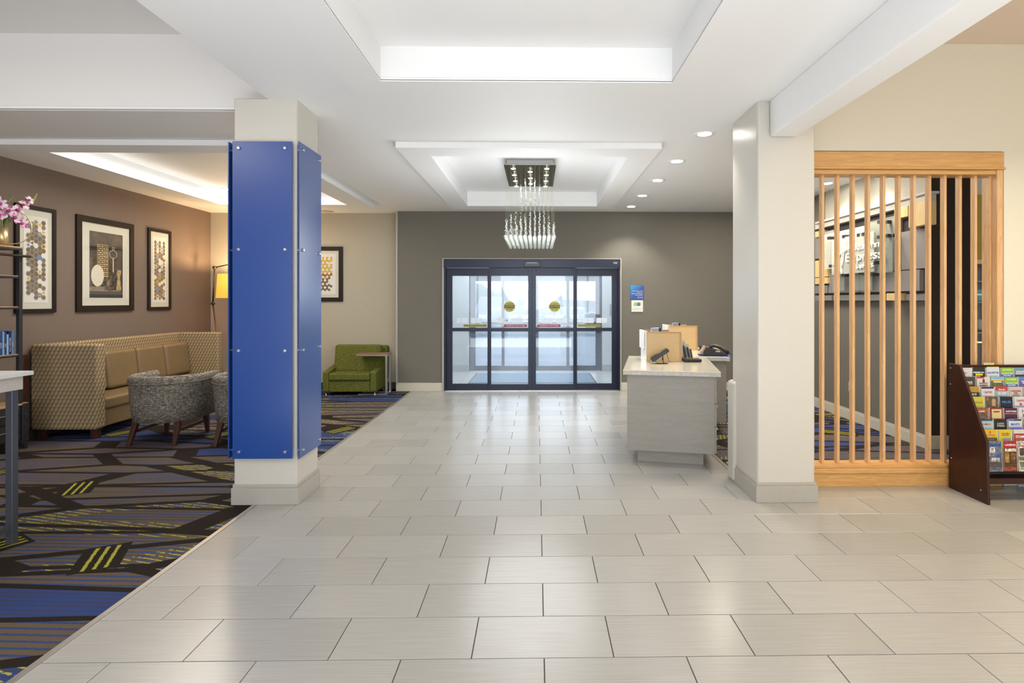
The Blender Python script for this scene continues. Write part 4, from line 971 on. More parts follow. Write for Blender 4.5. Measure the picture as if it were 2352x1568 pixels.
# ================================================================= PICTURES
HB, HY, HL, HW = mat('hex_brown', (.17, .13, .085), .7), mat('hex_yellow', (.68, .45, .06), .7), mat('hex_blue', (.13, .24, .52), .7), mat('hex_white', (.75, .73, .68), .7)
HO, HR, HP = mat('hex_orange', (.55, .16, .03), .7), mat('hex_red', (.35, .05, .03), .7), mat('hex_plum', (.22, .02, .09), .7)
def hexa(mb, u, v, r, fn, e, mt, n=6, rot=0):
    mb.m(mt); mb.poly([fn(u+r*math.cos(rot+k*2*math.pi/n), v+r*math.sin(rot+k*2*math.pi/n), e) for k in range(n)])
def picture(label, wd, h, fw, loc, rz, art, mb_in, group='framed pictures on the brown wall'):
    t = thing('framed_picture', loc, label, 'picture', rz, group)   # local x to the right, z up, facing -y
    fr = MB(); fr.box(0, fw, -.028, 0, 0, h).box(wd-fw, wd, -.028, 0, 0, h).box(fw, wd-fw, -.028, 0, 0, fw).box(fw, wd-fw, -.028, 0, h-fw, h)
    fr.build('frame', frame_m, t, bevel=.003)
    box('mat_board', (fw, wd-fw, -.012, -.004, fw, h-fw), mat_board, t)
    mb = MB(); mb.m(art_paper).box(fw+mb_in[0], wd-fw-mb_in[0], -.0145, -.012, fw+mb_in[1], h-fw-mb_in[1])
    art(mb, fw+mb_in[0], wd-fw-mb_in[0], fw+mb_in[1], h-fw-mb_in[1], lambda u, v, e=.0: (u, -.0150-e, v)); mb.build('print', None, t)
    box('pane', (fw, wd-fw, -.0195, -.018, fw, h-fw), clear_glass2, t)
    return t
clear_glass2 = clear_mix('picture_glass', (1, 1, 1), .045, .02, .0)
def hex_art(seed, cols=5):
    def f(mb, x0, x1, z0, z1, fn):
        r_ = random.Random(seed); m_ = .03; dx = (x1-x0-2*m_)/(cols-.0); R = dx/1.5*.99; hz = R*math.sqrt(3)
        rows = int((z1-z0-2*m_)/hz); 
        for c in range(cols):
            for k in range(rows-(c % 2)):
                u = x0+m_+dx*(c+.5); v = z0+m_+hz*(k+.5+(c % 2)*.5); q = r_.random()
                if q < .17+(.10 if c in (0, cols-1) else 0): 
                    if r_.random() < .4: hexa(mb, u, v, R*.85, fn, .0, (HB, HY, HL)[r_.randrange(3)], 3, r_.choice((0, math.pi)))
                    continue
                if q < .28: hexa(mb, u, v, R*.97, fn, 0, HY); hexa(mb, u, v, R*.8, fn, .0003, (HB, HL)[r_.randrange(2)], 3)
                elif q < .34: hexa(mb, u, v, R*.97, fn, 0, HL); hexa(mb, u, v, R*.75, fn, .0003, HY, 3, math.pi) if q < .32 else None
                else:
                    hexa(mb, u, v, R*.97, fn, 0, HB)
                    if q < .8: hexa(mb, u, v, R*.60, fn, .0003, HW, 16); hexa(mb, u, v, R*.54, fn, .0006, HB, 16)
    return f
def still_life(mb, x0, x1, z0, z1, fn):
    S = (x1-x0, z1-z0)
    def R(a, b, c, d, e, m_): mb.m(m_); mb.poly([fn(x0+a*S[0], z0+c*S[1], e), fn(x0+b*S[0], z0+c*S[1], e), fn(x0+b*S[0], z0+d*S[1], e), fn(x0+a*S[0], z0+d*S[1], e)])
    def E(a, c, ra, rc, e, m_, n=28): mb.m(m_); mb.poly([fn(x0+(a+ra*math.cos(k*2*math.pi/n))*S[0], z0+(c+rc*math.sin(k*2*math.pi/n))*S[1], e) for k in range(n)])
    dk = mat('photo_dark', (.035, .028, .02), .7, grain=.5, gscale=12); st = mat('photo_stone', (.09, .075, .055), .7, grain=.4, gscale=9); bo = mat('photo_bone', (.62, .56, .42), .7, grain=.05, gscale=20)
    bk = mat('photo_black', (.008, .007, .006), .6); gd = mat('photo_gold', (.42, .29, .12), .7, grain=.3, gscale=40); wdm = mat('photo_wood', (.24, .19, .13), .7, grain=.3, gscale=14)
    R(0, 1, 0, 1, .0, dk); R(0, 1, .78, 1, .0002, st); R(0, 1, .74, .77, .0003, bk); R(0, 1, 0, .05, .0003, bk); R(0, 1, .05, .11, .0003, mat('photo_slate', (.05, .052, .056), .5))
    R(0, .08, .1, .6, .0002, st)
    R(.22, .55, .32, .815, .0004, gd); R(.235, .535, .34, .80, .0006, bk)
    for i in range(4):
        for j in range(15): R(.25+i*.052, .29+i*.052, .35+j*.03, .368+j*.03, .0008, (bo, gd)[(i+j) % 2])
    for j in range(15): R(.48, .525, .35+j*.03, .368+j*.03, .0008, (gd, bo)[j % 2])
    R(.455, .468, .33, .81, .0009, gd); R(.0, .46, .115, .17, .0005, wdm); R(.0, .9, .10, .116, .0006, wdm)
    E(.23, .335, .185, .165, .0010, mat('photo_egg', (.70, .66, .55), .7))
    mb.m(wdm)
    def ringp(a, c, ra, rc, wv_, e, m_, n=28):
        mb.m(m_)
        for k in range(n):
            t0, t1 = k*2*math.pi/n, (k+1)*2*math.pi/n
            P = lambda t, s: fn(x0+(a+ra*s*math.cos(t))*S[0], z0+(c+rc*s*math.sin(t))*S[1], e)
            mb.poly([P(t0, 1-wv_), P(t1, 1-wv_), P(t1, 1), P(t0, 1)])
    ringp(.70, .68, .12, .065, .10, .0006, bo); ringp(.70, .77, .035, .022, .3, .0006, bo)
    R(.685, .715, .40, .62, .0007, bo)
    for (a, c, ra, rc) in ((.55, .22, .05, .05), (.48, .16, .06, .04), (.62, .27, .035, .08), (.52, .28, .05, .03), (.60, .13, .07, .04)): E(a, c, ra, rc, .0007, (st, wdm)[int(a*100) % 2])
    for (a, b, c, d) in ((.80, .95, .12, .19), (.82, .93, .19, .27), (.84, .91, .27, .36), (.81, .94, .36, .40), (.83, .95, .40, .44)): R(a, b, c, d, .0008, gd)
def hex_art2(mb, x0, x1, z0, z1, fn):
    r_ = random.Random(5); m_ = .035; R = .0235; dx = R*1.5; hz = R*math.sqrt(3)
    nc = int((x1-x0-2*m_)/dx); nr = int((z1-z0-2*m_)/hz)
    for c in range(nc):
        for k in range(nr-(c % 2)):
            u = x0+m_+dx*(c+.5); v = z0+m_+hz*(k+.5+(c % 2)*.5); tt = (v-z0)/(z1-z0)
            base = HY if tt > .52 else (HB if tt < .40 else r_.choice((HY, HB, HO)))
            if (c-(k-(c-(c % 2))//2)) % 3 == 0: continue
            if r_.random() < .13: base = r_.choice((HP, HR, HO))
            if c > nc-3 and r_.random() < .3: continue
            hexa(mb, u, v, R, fn, 0, base)
XW = XL
def pic_left(y0, y1, z0, z1): return (y1-y0, z1-z0, (XW, y0, z0))
for y0, y1, label, art, mi, fw in ((5.87, 6.36, 'tall narrow hexagon print nearest the shelving', hex_art(3), (.055, .07), .045), (6.64, 7.57, 'large framed still life with white egg and abacus', still_life, (.12, .10), .075), (7.85, 8.335, 'tall narrow hexagon print farthest along the brown wall', hex_art(11), (.055, .07), .045)):
    wd, h, loc = y1-y0, 1.19, (XW, y0, 1.392); picture(label, wd, h, fw, loc, P2, art, mi)
picture('framed yellow, red and brown hexagon print on the cream wall', .80, .945, .07, (-4.14, YC, 1.513), 0, hex_art2, (.055, .055), 'pictures on the cream wall')

# ================================================================= FRONT DESK PODS
A12 = math.radians(-12); pu = Vector((math.cos(A12), math.sin(A12), 0)); pv = Vector((-math.sin(A12), math.cos(A12), 0))
def pod(loc, depth, label):
    t = thing('desk_pod', loc, label, 'desk', A12, 'front desk pods')
    WD = .875; HZ = .885
    body = box('body', (.035, WD-.05, .06, depth-.03, .125, HZ-.045), laminate, t, bevel=.002)
    box('toe_kick', (.13, WD-.14, .14, depth-.1, 0, .125), laminate, t, bevel=.002)
    mb = MB(); mb.m(quartz).box(0, WD, 0, depth, HZ-.008, HZ); mb.m(quartz_edge).box(.0, WD, 0, depth, HZ-.045, HZ-.008); mb.build('countertop', None, t, bevel=.002)
    zs = (.128, .375, .585, HZ-.05)
    for c in range(2):
        for k in range(3):
            y0 = .07+c*(depth-.12)/2; dr = box('drawer', (WD-.05, WD-.03, y0, y0+(depth-.12)/2-.01, zs[k]+.003, zs[k+1]-.003), laminate, t, bevel=.001)
            ym = y0+.12 if c == 0 else y0+(depth-.12)/4
            MB().tube([(WD-.03, ym-.05, zs[k+1]-.04), (WD-.012, ym-.05, zs[k+1]-.04), (WD-.012, ym+.05, zs[k+1]-.04), (WD-.03, ym+.05, zs[k+1]-.04)], .005, 6).build('handle', steel, dr)
    return t
pA = FL(1431, 849, .885); pod1 = pod(pA, 1.30, 'nearer grey front desk pod with pale stone top and card terminal')
pB = Vector(pA)+pv*1.345+pu*.26; pB.z = 0; pod1.location.z = 0; pod2 = pod(tuple(pB), 1.35, 'farther front desk pod carrying the telephone')
pod2.location.z = 0
def enclosure(px, py, label, z=.885):
    p = FL(px, py, z); t = thing('monitor_enclosure', p, label, 'box', math.radians(-2), 'maple monitor boxes on the desk pods')
    wd, dp, h = .366, .37, .318
    box('front_panel', (0, wd, 0, .018, 0, h), maple, t, bevel=.001)
    fr = MB(); fr.box(0, wd, -.003, 0, h-.014, h).box(wd-.02, wd, -.003, 0, 0, h-.014); fr.build('edge_banding', maple_edge, t)
    box('side_panel', (0, .018, .018, dp, 0, h), mat('white_side', (.78, .80, .82), .3), t); box('side_panel', (wd-.018, wd, .018, dp, 0, .09), maple_edge, t)
    box('back_panel', (0, wd*.85, dp, dp+.018, 0, h), maple_edge, t, bevel=.001)
    box('brochure_sheet', (-.022, -.004, .1, .34, .13, h+.005), paper, t)
    mon = thing('monitor', (p[0], p[1], z), 'silver-edged monitor top showing above the '+('nearer' if px < 1500 else 'farther')+' maple box', 'monitor')
    mb = MB(); mb.M = Matrix.Translation((.17, .17, .0)) @ Matrix.Rotation(.5, 4, 'Z') @ Matrix.Rotation(-.2, 4, 'X')
    mb.box(-.055, .055, -.012, .012, .03, h+.035).build('screen_housing', mat('silver_blue', (.45, .52, .62), .25, .8), mon, bevel=.004)
    mb = MB(); mb.M = Matrix.Translation((.17, .17, .0)) @ Matrix.Rotation(.5, 4, 'Z'); mb.box(-.08, .08, -.06, .06, 0, .03).build('stand', black_pl, mon, bevel=.003)
    mb = MB(); mb.M = Matrix.Translation((.19, .17, .0)) @ Matrix.Rotation(.5, 4, 'Z') @ Matrix.Rotation(-.2, 4, 'X'); mb.box(.038, .05, -.015, .015, .04, h+.028).build('edge', black_pl, mon)
    return t
enclosure(1485, 831, 'maple box around the monitor on the nearer desk pod'); enclosure(1537, 804, 'maple box around the monitor on the farther desk pod')
# card terminal on a wire stand
p = FL(1515, 835, .885); tm = thing('card_terminal', p, 'black card terminal propped on a looped wire stand before the maple box', 'terminal')
mb = MB(); mb.M = Matrix.Translation((0, 0, .09)) @ Matrix.Rotation(-math.radians(33), 4, 'Y')
mb.box(-.10, .10, -.04, .045, -.02, .02).build('terminal_body', black_pl, tm, bevel=.008)
mb = MB(); mb.M = Matrix.Translation((0, 0, .09)) @ Matrix.Rotation(-math.radians(33), 4, 'Y'); mb.box(-.01, .085, -.03, .035, .02, .023).build('display', mat('terminal_screen', (.10, .085, .07), .15), tm)
mb = MB(); mb.M = Matrix.Translation((0, 0, .09)) @ Matrix.Rotation(-math.radians(33), 4, 'Y'); mb.box(-.095, -.03, -.03, .035, .02, .025).build('keypad', dark_metal, tm)
MB().tube([(-.09, 0, .045), (-.115, 0, .02), (-.08, 0, .004), (.06, 0, .003), (.10, 0, .015), (.07, 0, .11)], .0025, 6).build('wire_stand', black_pl, tm)
MB().tube([(-.05, .02, .05), (-.03, .02, .01), (.0, .02, .004), (.07, .02, .004)], .0025, 6).build('wire_stand', black_pl, tm)
cb2 = MB().tube([(.035, .0, .085), (.03, 0, .06), (.035, 0, .03), (.04, 0, .008)], .004, 6).build('cable', black_pl, tm); box('ferrite_core', (.024, .040, -.008, .008, .035, .062), black_pl, tm, bevel=.003)
box('foot_plate', (-.03, .08, -.03, .03, 0, .003), black_pl, tm)
# card racks right of the box
p = FL(1571, 826, .885); rk = thing('card_rack', p, 'clear acrylic rack of dark key cards beside the nearer maple box', 'rack')
box('base', (-.02, .11, -.01, .14, 0, .01), acrylic, rk)
for k, (x, h, l) in enumerate(((.0, .235, 'lilac'), (.04, .20, ''), (.075, .165, ''))):
    mb = MB(); mb.M = Matrix.Translation((x, .05, .01)) @ Matrix.Rotation(-.18, 4, 'Y'); mb.box(0, .006, -.04, .06, 0, h).build('divider', acrylic, rk)
    mb = MB(); mb.M = Matrix.Translation((x+.008, .05, .01)) @ Matrix.Rotation(-.18, 4, 'Y'); mb.box(0, .02, -.035, .055, 0, h*.62).build('card_stack', mat('card_dark', (.035, .035, .045), .4), rk)
mb = MB(); mb.box(-.035, -.012, 0, .09, .04, .2).build('cup', acrylic, rk); box('orange_slip', (.02, .05, -.03, -.028, .01, .03), mat('slip_orange', (.7, .25, .12), .6), rk)
p = FL(1592, 832, .885); kb = thing('signature_pad', p, 'low black signature pad at the right edge of the nearer desk', 'device')
box('pad', (-.085, .095, 0, .14, 0, .035), black_pl, kb, bevel=.012, seg=3); box('pad_screen', (-.06, .07, .03, .11, .035, .037), mat('terminal_screen', (.1, .085, .07), .15), kb)
cbm = MB()
for s in range(3): cbm.tube([(0, .02*s, .006), (-.03, .03*s, .012+.004*s), (-.06, .02, .006), (-.10, .03*s, .008)], .004, 6)
tag(cbm.build('cable_bundle', black_pl, loc=FL(1578, 829, .885)), 'tangled black cables between the maple box and the signature pad', 'cable')
# telephone on the far pod
p = FL(1641, 818, .885); mt2 = tag(box('blue_desk_mat', (-.17, .19, -.02, .26, 0, .003), mat('blue_mat', (.03, .05, .22), .6)), 'blue desk mat under the telephone', 'mat'); mt2.location = p; mt2.rotation_euler = (0, 0, A12)
ph = thing('desk_telephone', (p[0], p[1]+.02, p[2]+.003), 'black desk telephone on the blue mat of the farther pod', 'telephone', A12)
MB().prism([(-.12, 0), (.16, 0), (.14, .035), (-.02, .085), (-.10, .10)], lambda u, v, a: (u, a, v), 0, .19).build('phone_body', black_pl, ph, bevel=.008)
MB().prism([(-.155, .03), (-.10, .11), (-.085, .105), (-.13, .02)], lambda u, v, a: (u, a, v), 0, .17).build('display_panel', mat('phone_panel', (.30, .25, .18), .3), ph, bevel=.003)
MB().tube([(-.05, .03, .10), (.0, .03, .115), (.07, .03, .10), (.14, .03, .055), (.165, .03, .03)], [.024, .020, .02, .022, .022], 10).build('handset', black_pl, ph)
MB().tube([(.165, .03, .02), (.19, .02, .03), (.20, .01, .008)], .004, 6).build('cord', black_pl, ph)
box('label_window', (.02, .07, -.002, 0, .045, .06), mat('phone_label', (.4, .38, .33), .5), ph)
p = FL(1612, 804, .885); st_ = thing('desk_stapler', p, 'small black and orange desk tool beside the farther maple box', 'stapler')
MB().ball((0, 0, .035), .035, 12, 8, (1, 1, 1)).build('body', black_pl, st_); box('base', (-.04, .05, -.03, .03, 0, .01), black_pl, st_); box('orange_lever', (.02, .09, -.015, .015, .035, .05), mat('lever_orange', (.55, .10, .04), .4), st_, bevel=.004)

# outlet on the sign wall
p = XP(1953.5, 888, XS-.001); ol = thing('wall_outlet', (XS, p[1], p[2]), 'cream outlet plate low on the grey wall behind the slats', 'outlet'); box('cover_plate', (-.006, 0, -.035, .035, -.06, .06), mat('outlet_cream', (.62, .58, .42), .4), ol, bevel=.002); box('socket', (-.008, -.006, -.015, .015, -.035, .035), mat('outlet_slot', (.35, .33, .25), .4), ol)

# ================================================================= SIGN ASSEMBLY ON THE RIGHT WALL
sg = thing('lobby_wall_sign', (0, 0, 0), 'layered wall sign of grey panels, maple blocks and frosted glass behind the slats', 'sign')
G1 = mat('sign_grey', (.225, .21, .21), .5, grain=.06, gscale=80); G2 = mat('sign_grey_light', (.30, .28, .26), .5, grain=.06, gscale=80); G3 = mat('sign_dark', (.035, .030, .034), .5); SW = mat('sign_crown', (.52, .50, .47), .5, grain=.03)
smaple = wood('sign_maple', (.60, .42, .17), (.72, .54, .27), axis='z')
def SGN(name, pxl, pxr, z0, z1, d0, d1, mt, bevel=.002):
    ya, yb = XP(pxr, 600, XS-d1)[1], XP(pxl, 600, XS-d1)[1]
    return box(name, (XS-d1, XS-d0, ya, yb, z0, z1), mt, sg, bevel=bevel)
SGN('backboard', 1872, 2128, 1.60, 2.56, .0, .03, G3)
SGN('crown_rail', 1872, 2128, 2.53, 2.60, .0, .10, SW); SGN('crown_lip', 1872, 2128, 2.60, 2.625, .0, .13, SW)
SGN('panel', 2070, 2126, 1.86, 2.27, .03, .07, G1); SGN('panel', 1990, 2068, 1.86, 2.47, .03, .06, G2); SGN('panel', 1925, 1988, 1.86, 2.40, .03, .05, G2)
SGN('panel', 1975, 2112, 1.63, 1.85, .03, .08, G1); SGN('panel', 1903, 1973, 1.63, 2.04, .03, .06, G1); SGN('panel', 1872, 1896, 2.12, 2.50, .03, .07, G1)
SGN('panel', 1893, 1914, 2.32, 2.47, .03, .08, G2)
SGN('panel', 1872, 1910, 1.53, 1.60, .0, .08, G1); SGN('panel', 1914, 2035, 1.53, 1.60, .0, .07, G1); SGN('panel', 2058, 2125, 1.53, 1.60, .0, .05, G1); SGN('panel', 1872, 1900, 1.63, 1.74, .03, .07, G1)
SGN('maple_block', 2087, 2126, 2.29, 2.53, .03, .14, smaple); SGN('maple_block', 2054, 2085, 2.42, 2.53, .03, .11, smaple); SGN('maple_block', 2036, 2057, 1.53, 1.61, .0, .15, smaple)
SGN('maple_block', 1872, 1901, 1.855, 2.09, .03, .09, smaple); SGN('maple_block', 1872, 1901, 1.76, 1.845, .03, .09, smaple); SGN('maple_block', 1872, 1880, 2.42, 2.50, .03, .09, smaple)
SGN('glass_plate', 1990, 2036, 1.84, 2.44, .12, .13, sign_glass); SGN('glass_plate', 2000, 2049, 1.84, 2.26, .15, .16, sign_glass)
SGN('glass_plate', 1893, 1990, 1.95, 2.42, .12, .13, acrylic)
SGN('logo_plate', 1910, 2007, 1.86, 2.32, .18, .19, acrylic); SGN('glass_plate', 1912, 1938, 1.65, 1.84, .13, .14, sign_glass); SGN('glass_plate', 1951, 2002, 1.65, 1.84, .13, .14, sign_glass)
sgm = mat('letter_white', (.80, .79, .74), .4)
rz_ = (P2, 0, -P2)
def sg_pt(px, z, d): p = XP(px, 600, XS-d); return (XS-d, p[1], z)
yL = lambda px: XP(px, 600, XS-.2)[1]
text('Holiday Inn', .115, (XS-.198, yL(1978), 2.165), rz_, sgm, sg, ext=.008, xs=1.3); text('Express', .155, (XS-.198, yL(1982), 2.05), rz_, sgm, sg, ext=.008, xs=1.5); text('& suites', .10, (XS-.198, yL(1978), 1.94), rz_, sgm, sg, ext=.008, xs=1.5)
pts = [sg_pt(*q) for q in ((1916, 1.97, .2), (1922, 2.05, .2), (1932, 2.12, .2), (1948, 2.16, .2), (1955, 2.17, .2))]
MB().tube(pts, .012, 8).build('script_mark', sgm, sg)
MB().tube([sg_pt(*q) for q in ((1943, 2.29, .2), (1938, 2.20, .2), (1934, 2.05, .2), (1932, 1.90, .2), (1934, 1.86, .2))], .014, 8).build('script_mark', sgm, sg)
MB().tube([sg_pt(*q) for q in ((1940, 2.14, .2), (1936, 2.02, .2), (1931, 1.88, .2))], .010, 8).build('script_mark', sgm, sg)
for px, z in ((1902, 2.35), (1936, 2.33), (1970, 2.31), (1981, 2.31), (1954, 2.25), (1953, 1.94), (1935, 1.845), (2017, 2.41), (2016, 2.24), (2036, 2.24), (2008, 1.96), (1984, 1.84), (2001, 1.83), (1906, 1.98)):
    SGN('standoff', px-2.5, px+2.5, z-.018, z+.018, .03, .20, dark_metal)

# cabinet seen past the dark wall end
hc = thing('tall_dark_cupboard', (4.75, 6.3, 0), 'dark wooden cupboard with open shelves past the dark wall end', 'cupboard')
box('back_panel', (0, 1.0, .3, .32, 0, 1.96), walnut, hc)
for x in (0, .98): box('side_panel', (x, x+.02, 0, .3, 0, 1.96), walnut, hc)
for z in (.1, .55, 1.14, 1.50, 1.745): box('shelf', (.02, .98, 0, .3, z, z+.02), walnut, hc)
box('crown_shelf', (-.05, 1.05, -.05, .34, 1.96, 2.01), maple, hc, bevel=.003)
box('brass_rail', (.02, .98, -.01, .0, 1.03, 1.045), brass, hc)
pf = thing('pink_ornament', (5.20, 6.45, 1.766), 'pink flower-shaped ornament glimpsed through the last slat gap', 'ornament')
mb = MB()
for k in range(5): mb.ball((.036*math.cos(k*1.257), 0, .095+.036*math.sin(k*1.257)), .030, 10, 7, (1, .4, 1))
mb.build('petals', mat('ornament_pink', (.62, .08, .38), .4), pf); MB().ball((0, -.012, .095), .016).build('centre', mat('ornament_core', (.8, .4, .6), .5), pf); box('stand', (-.02, .02, -.02, .02, 0, .045), black_pl, pf)
tb = thing('teal_folder_stack', (5.20, 6.45, 1.521), 'stack of teal folders with a white sheet on the dark cupboard shelf', 'folders')
for k, (z, h_, m_) in enumerate(((0, .07, mat('teal_card', (.03, .22, .18), .5)), (.07, .02, paper), (.09, .05, mat('teal_card', (.03, .22, .18))))): box('folder', (-.12, .12, -.12, .12, z, z+h_), m_, tb, bevel=.002)
gp = tag(box('grey_pillow', (-.13, .13, -.1, .1, 0, .16), mat('pillow_grey', (.30, .28, .28), .8), None, bevel=.04, seg=3), 'grey cushion on the lower shelf of the dark cupboard', 'cushion'); gp.location = (5.20, 6.46, 1.161)

# ================================================================= BROCHURE RACK
RX = 3.375
bk_ = thing('brochure_rack', (RX, 0, 0), 'tall stepped dark wood brochure rack standing at the right edge', 'rack')
side = [(4.372, 0), (3.985, 0), (4.0, .466), (4.262, 1.018), (4.372, 1.018)]
MB().prism(side, lambda u, v, a: (a, u, v), 0, .020).build('side_panel', walnut, bk_, bevel=.003)
MB().prism(side, lambda u, v, a: (a, u, v), 1.16, 1.18).build('side_panel', walnut, bk_, bevel=.003)
box('back_panel', (.02, 1.16, 4.352, 4.366, .20, 1.005), walnut, bk_)
box('bottom_shelf', (.02, 1.16, 4.03, 4.35, .145, .168), walnut, bk_, bevel=.002)
box('shelf_edge', (.02, 1.16, 4.018, 4.03, .145, .19), walnut, bk_, bevel=.002)
screw = MB()
for y_, z_ in ((4.35, .98), (4.35, .85), (4.05, .09), (4.34, .25)): screw.ball((-.001, y_, z_), .005, 6, 4)
screw.build('screw_caps', steel, bk_, kind='stuff')
tops = (846, 868, 891, 914, 940, 967, 991, 1018); PIT = .1135
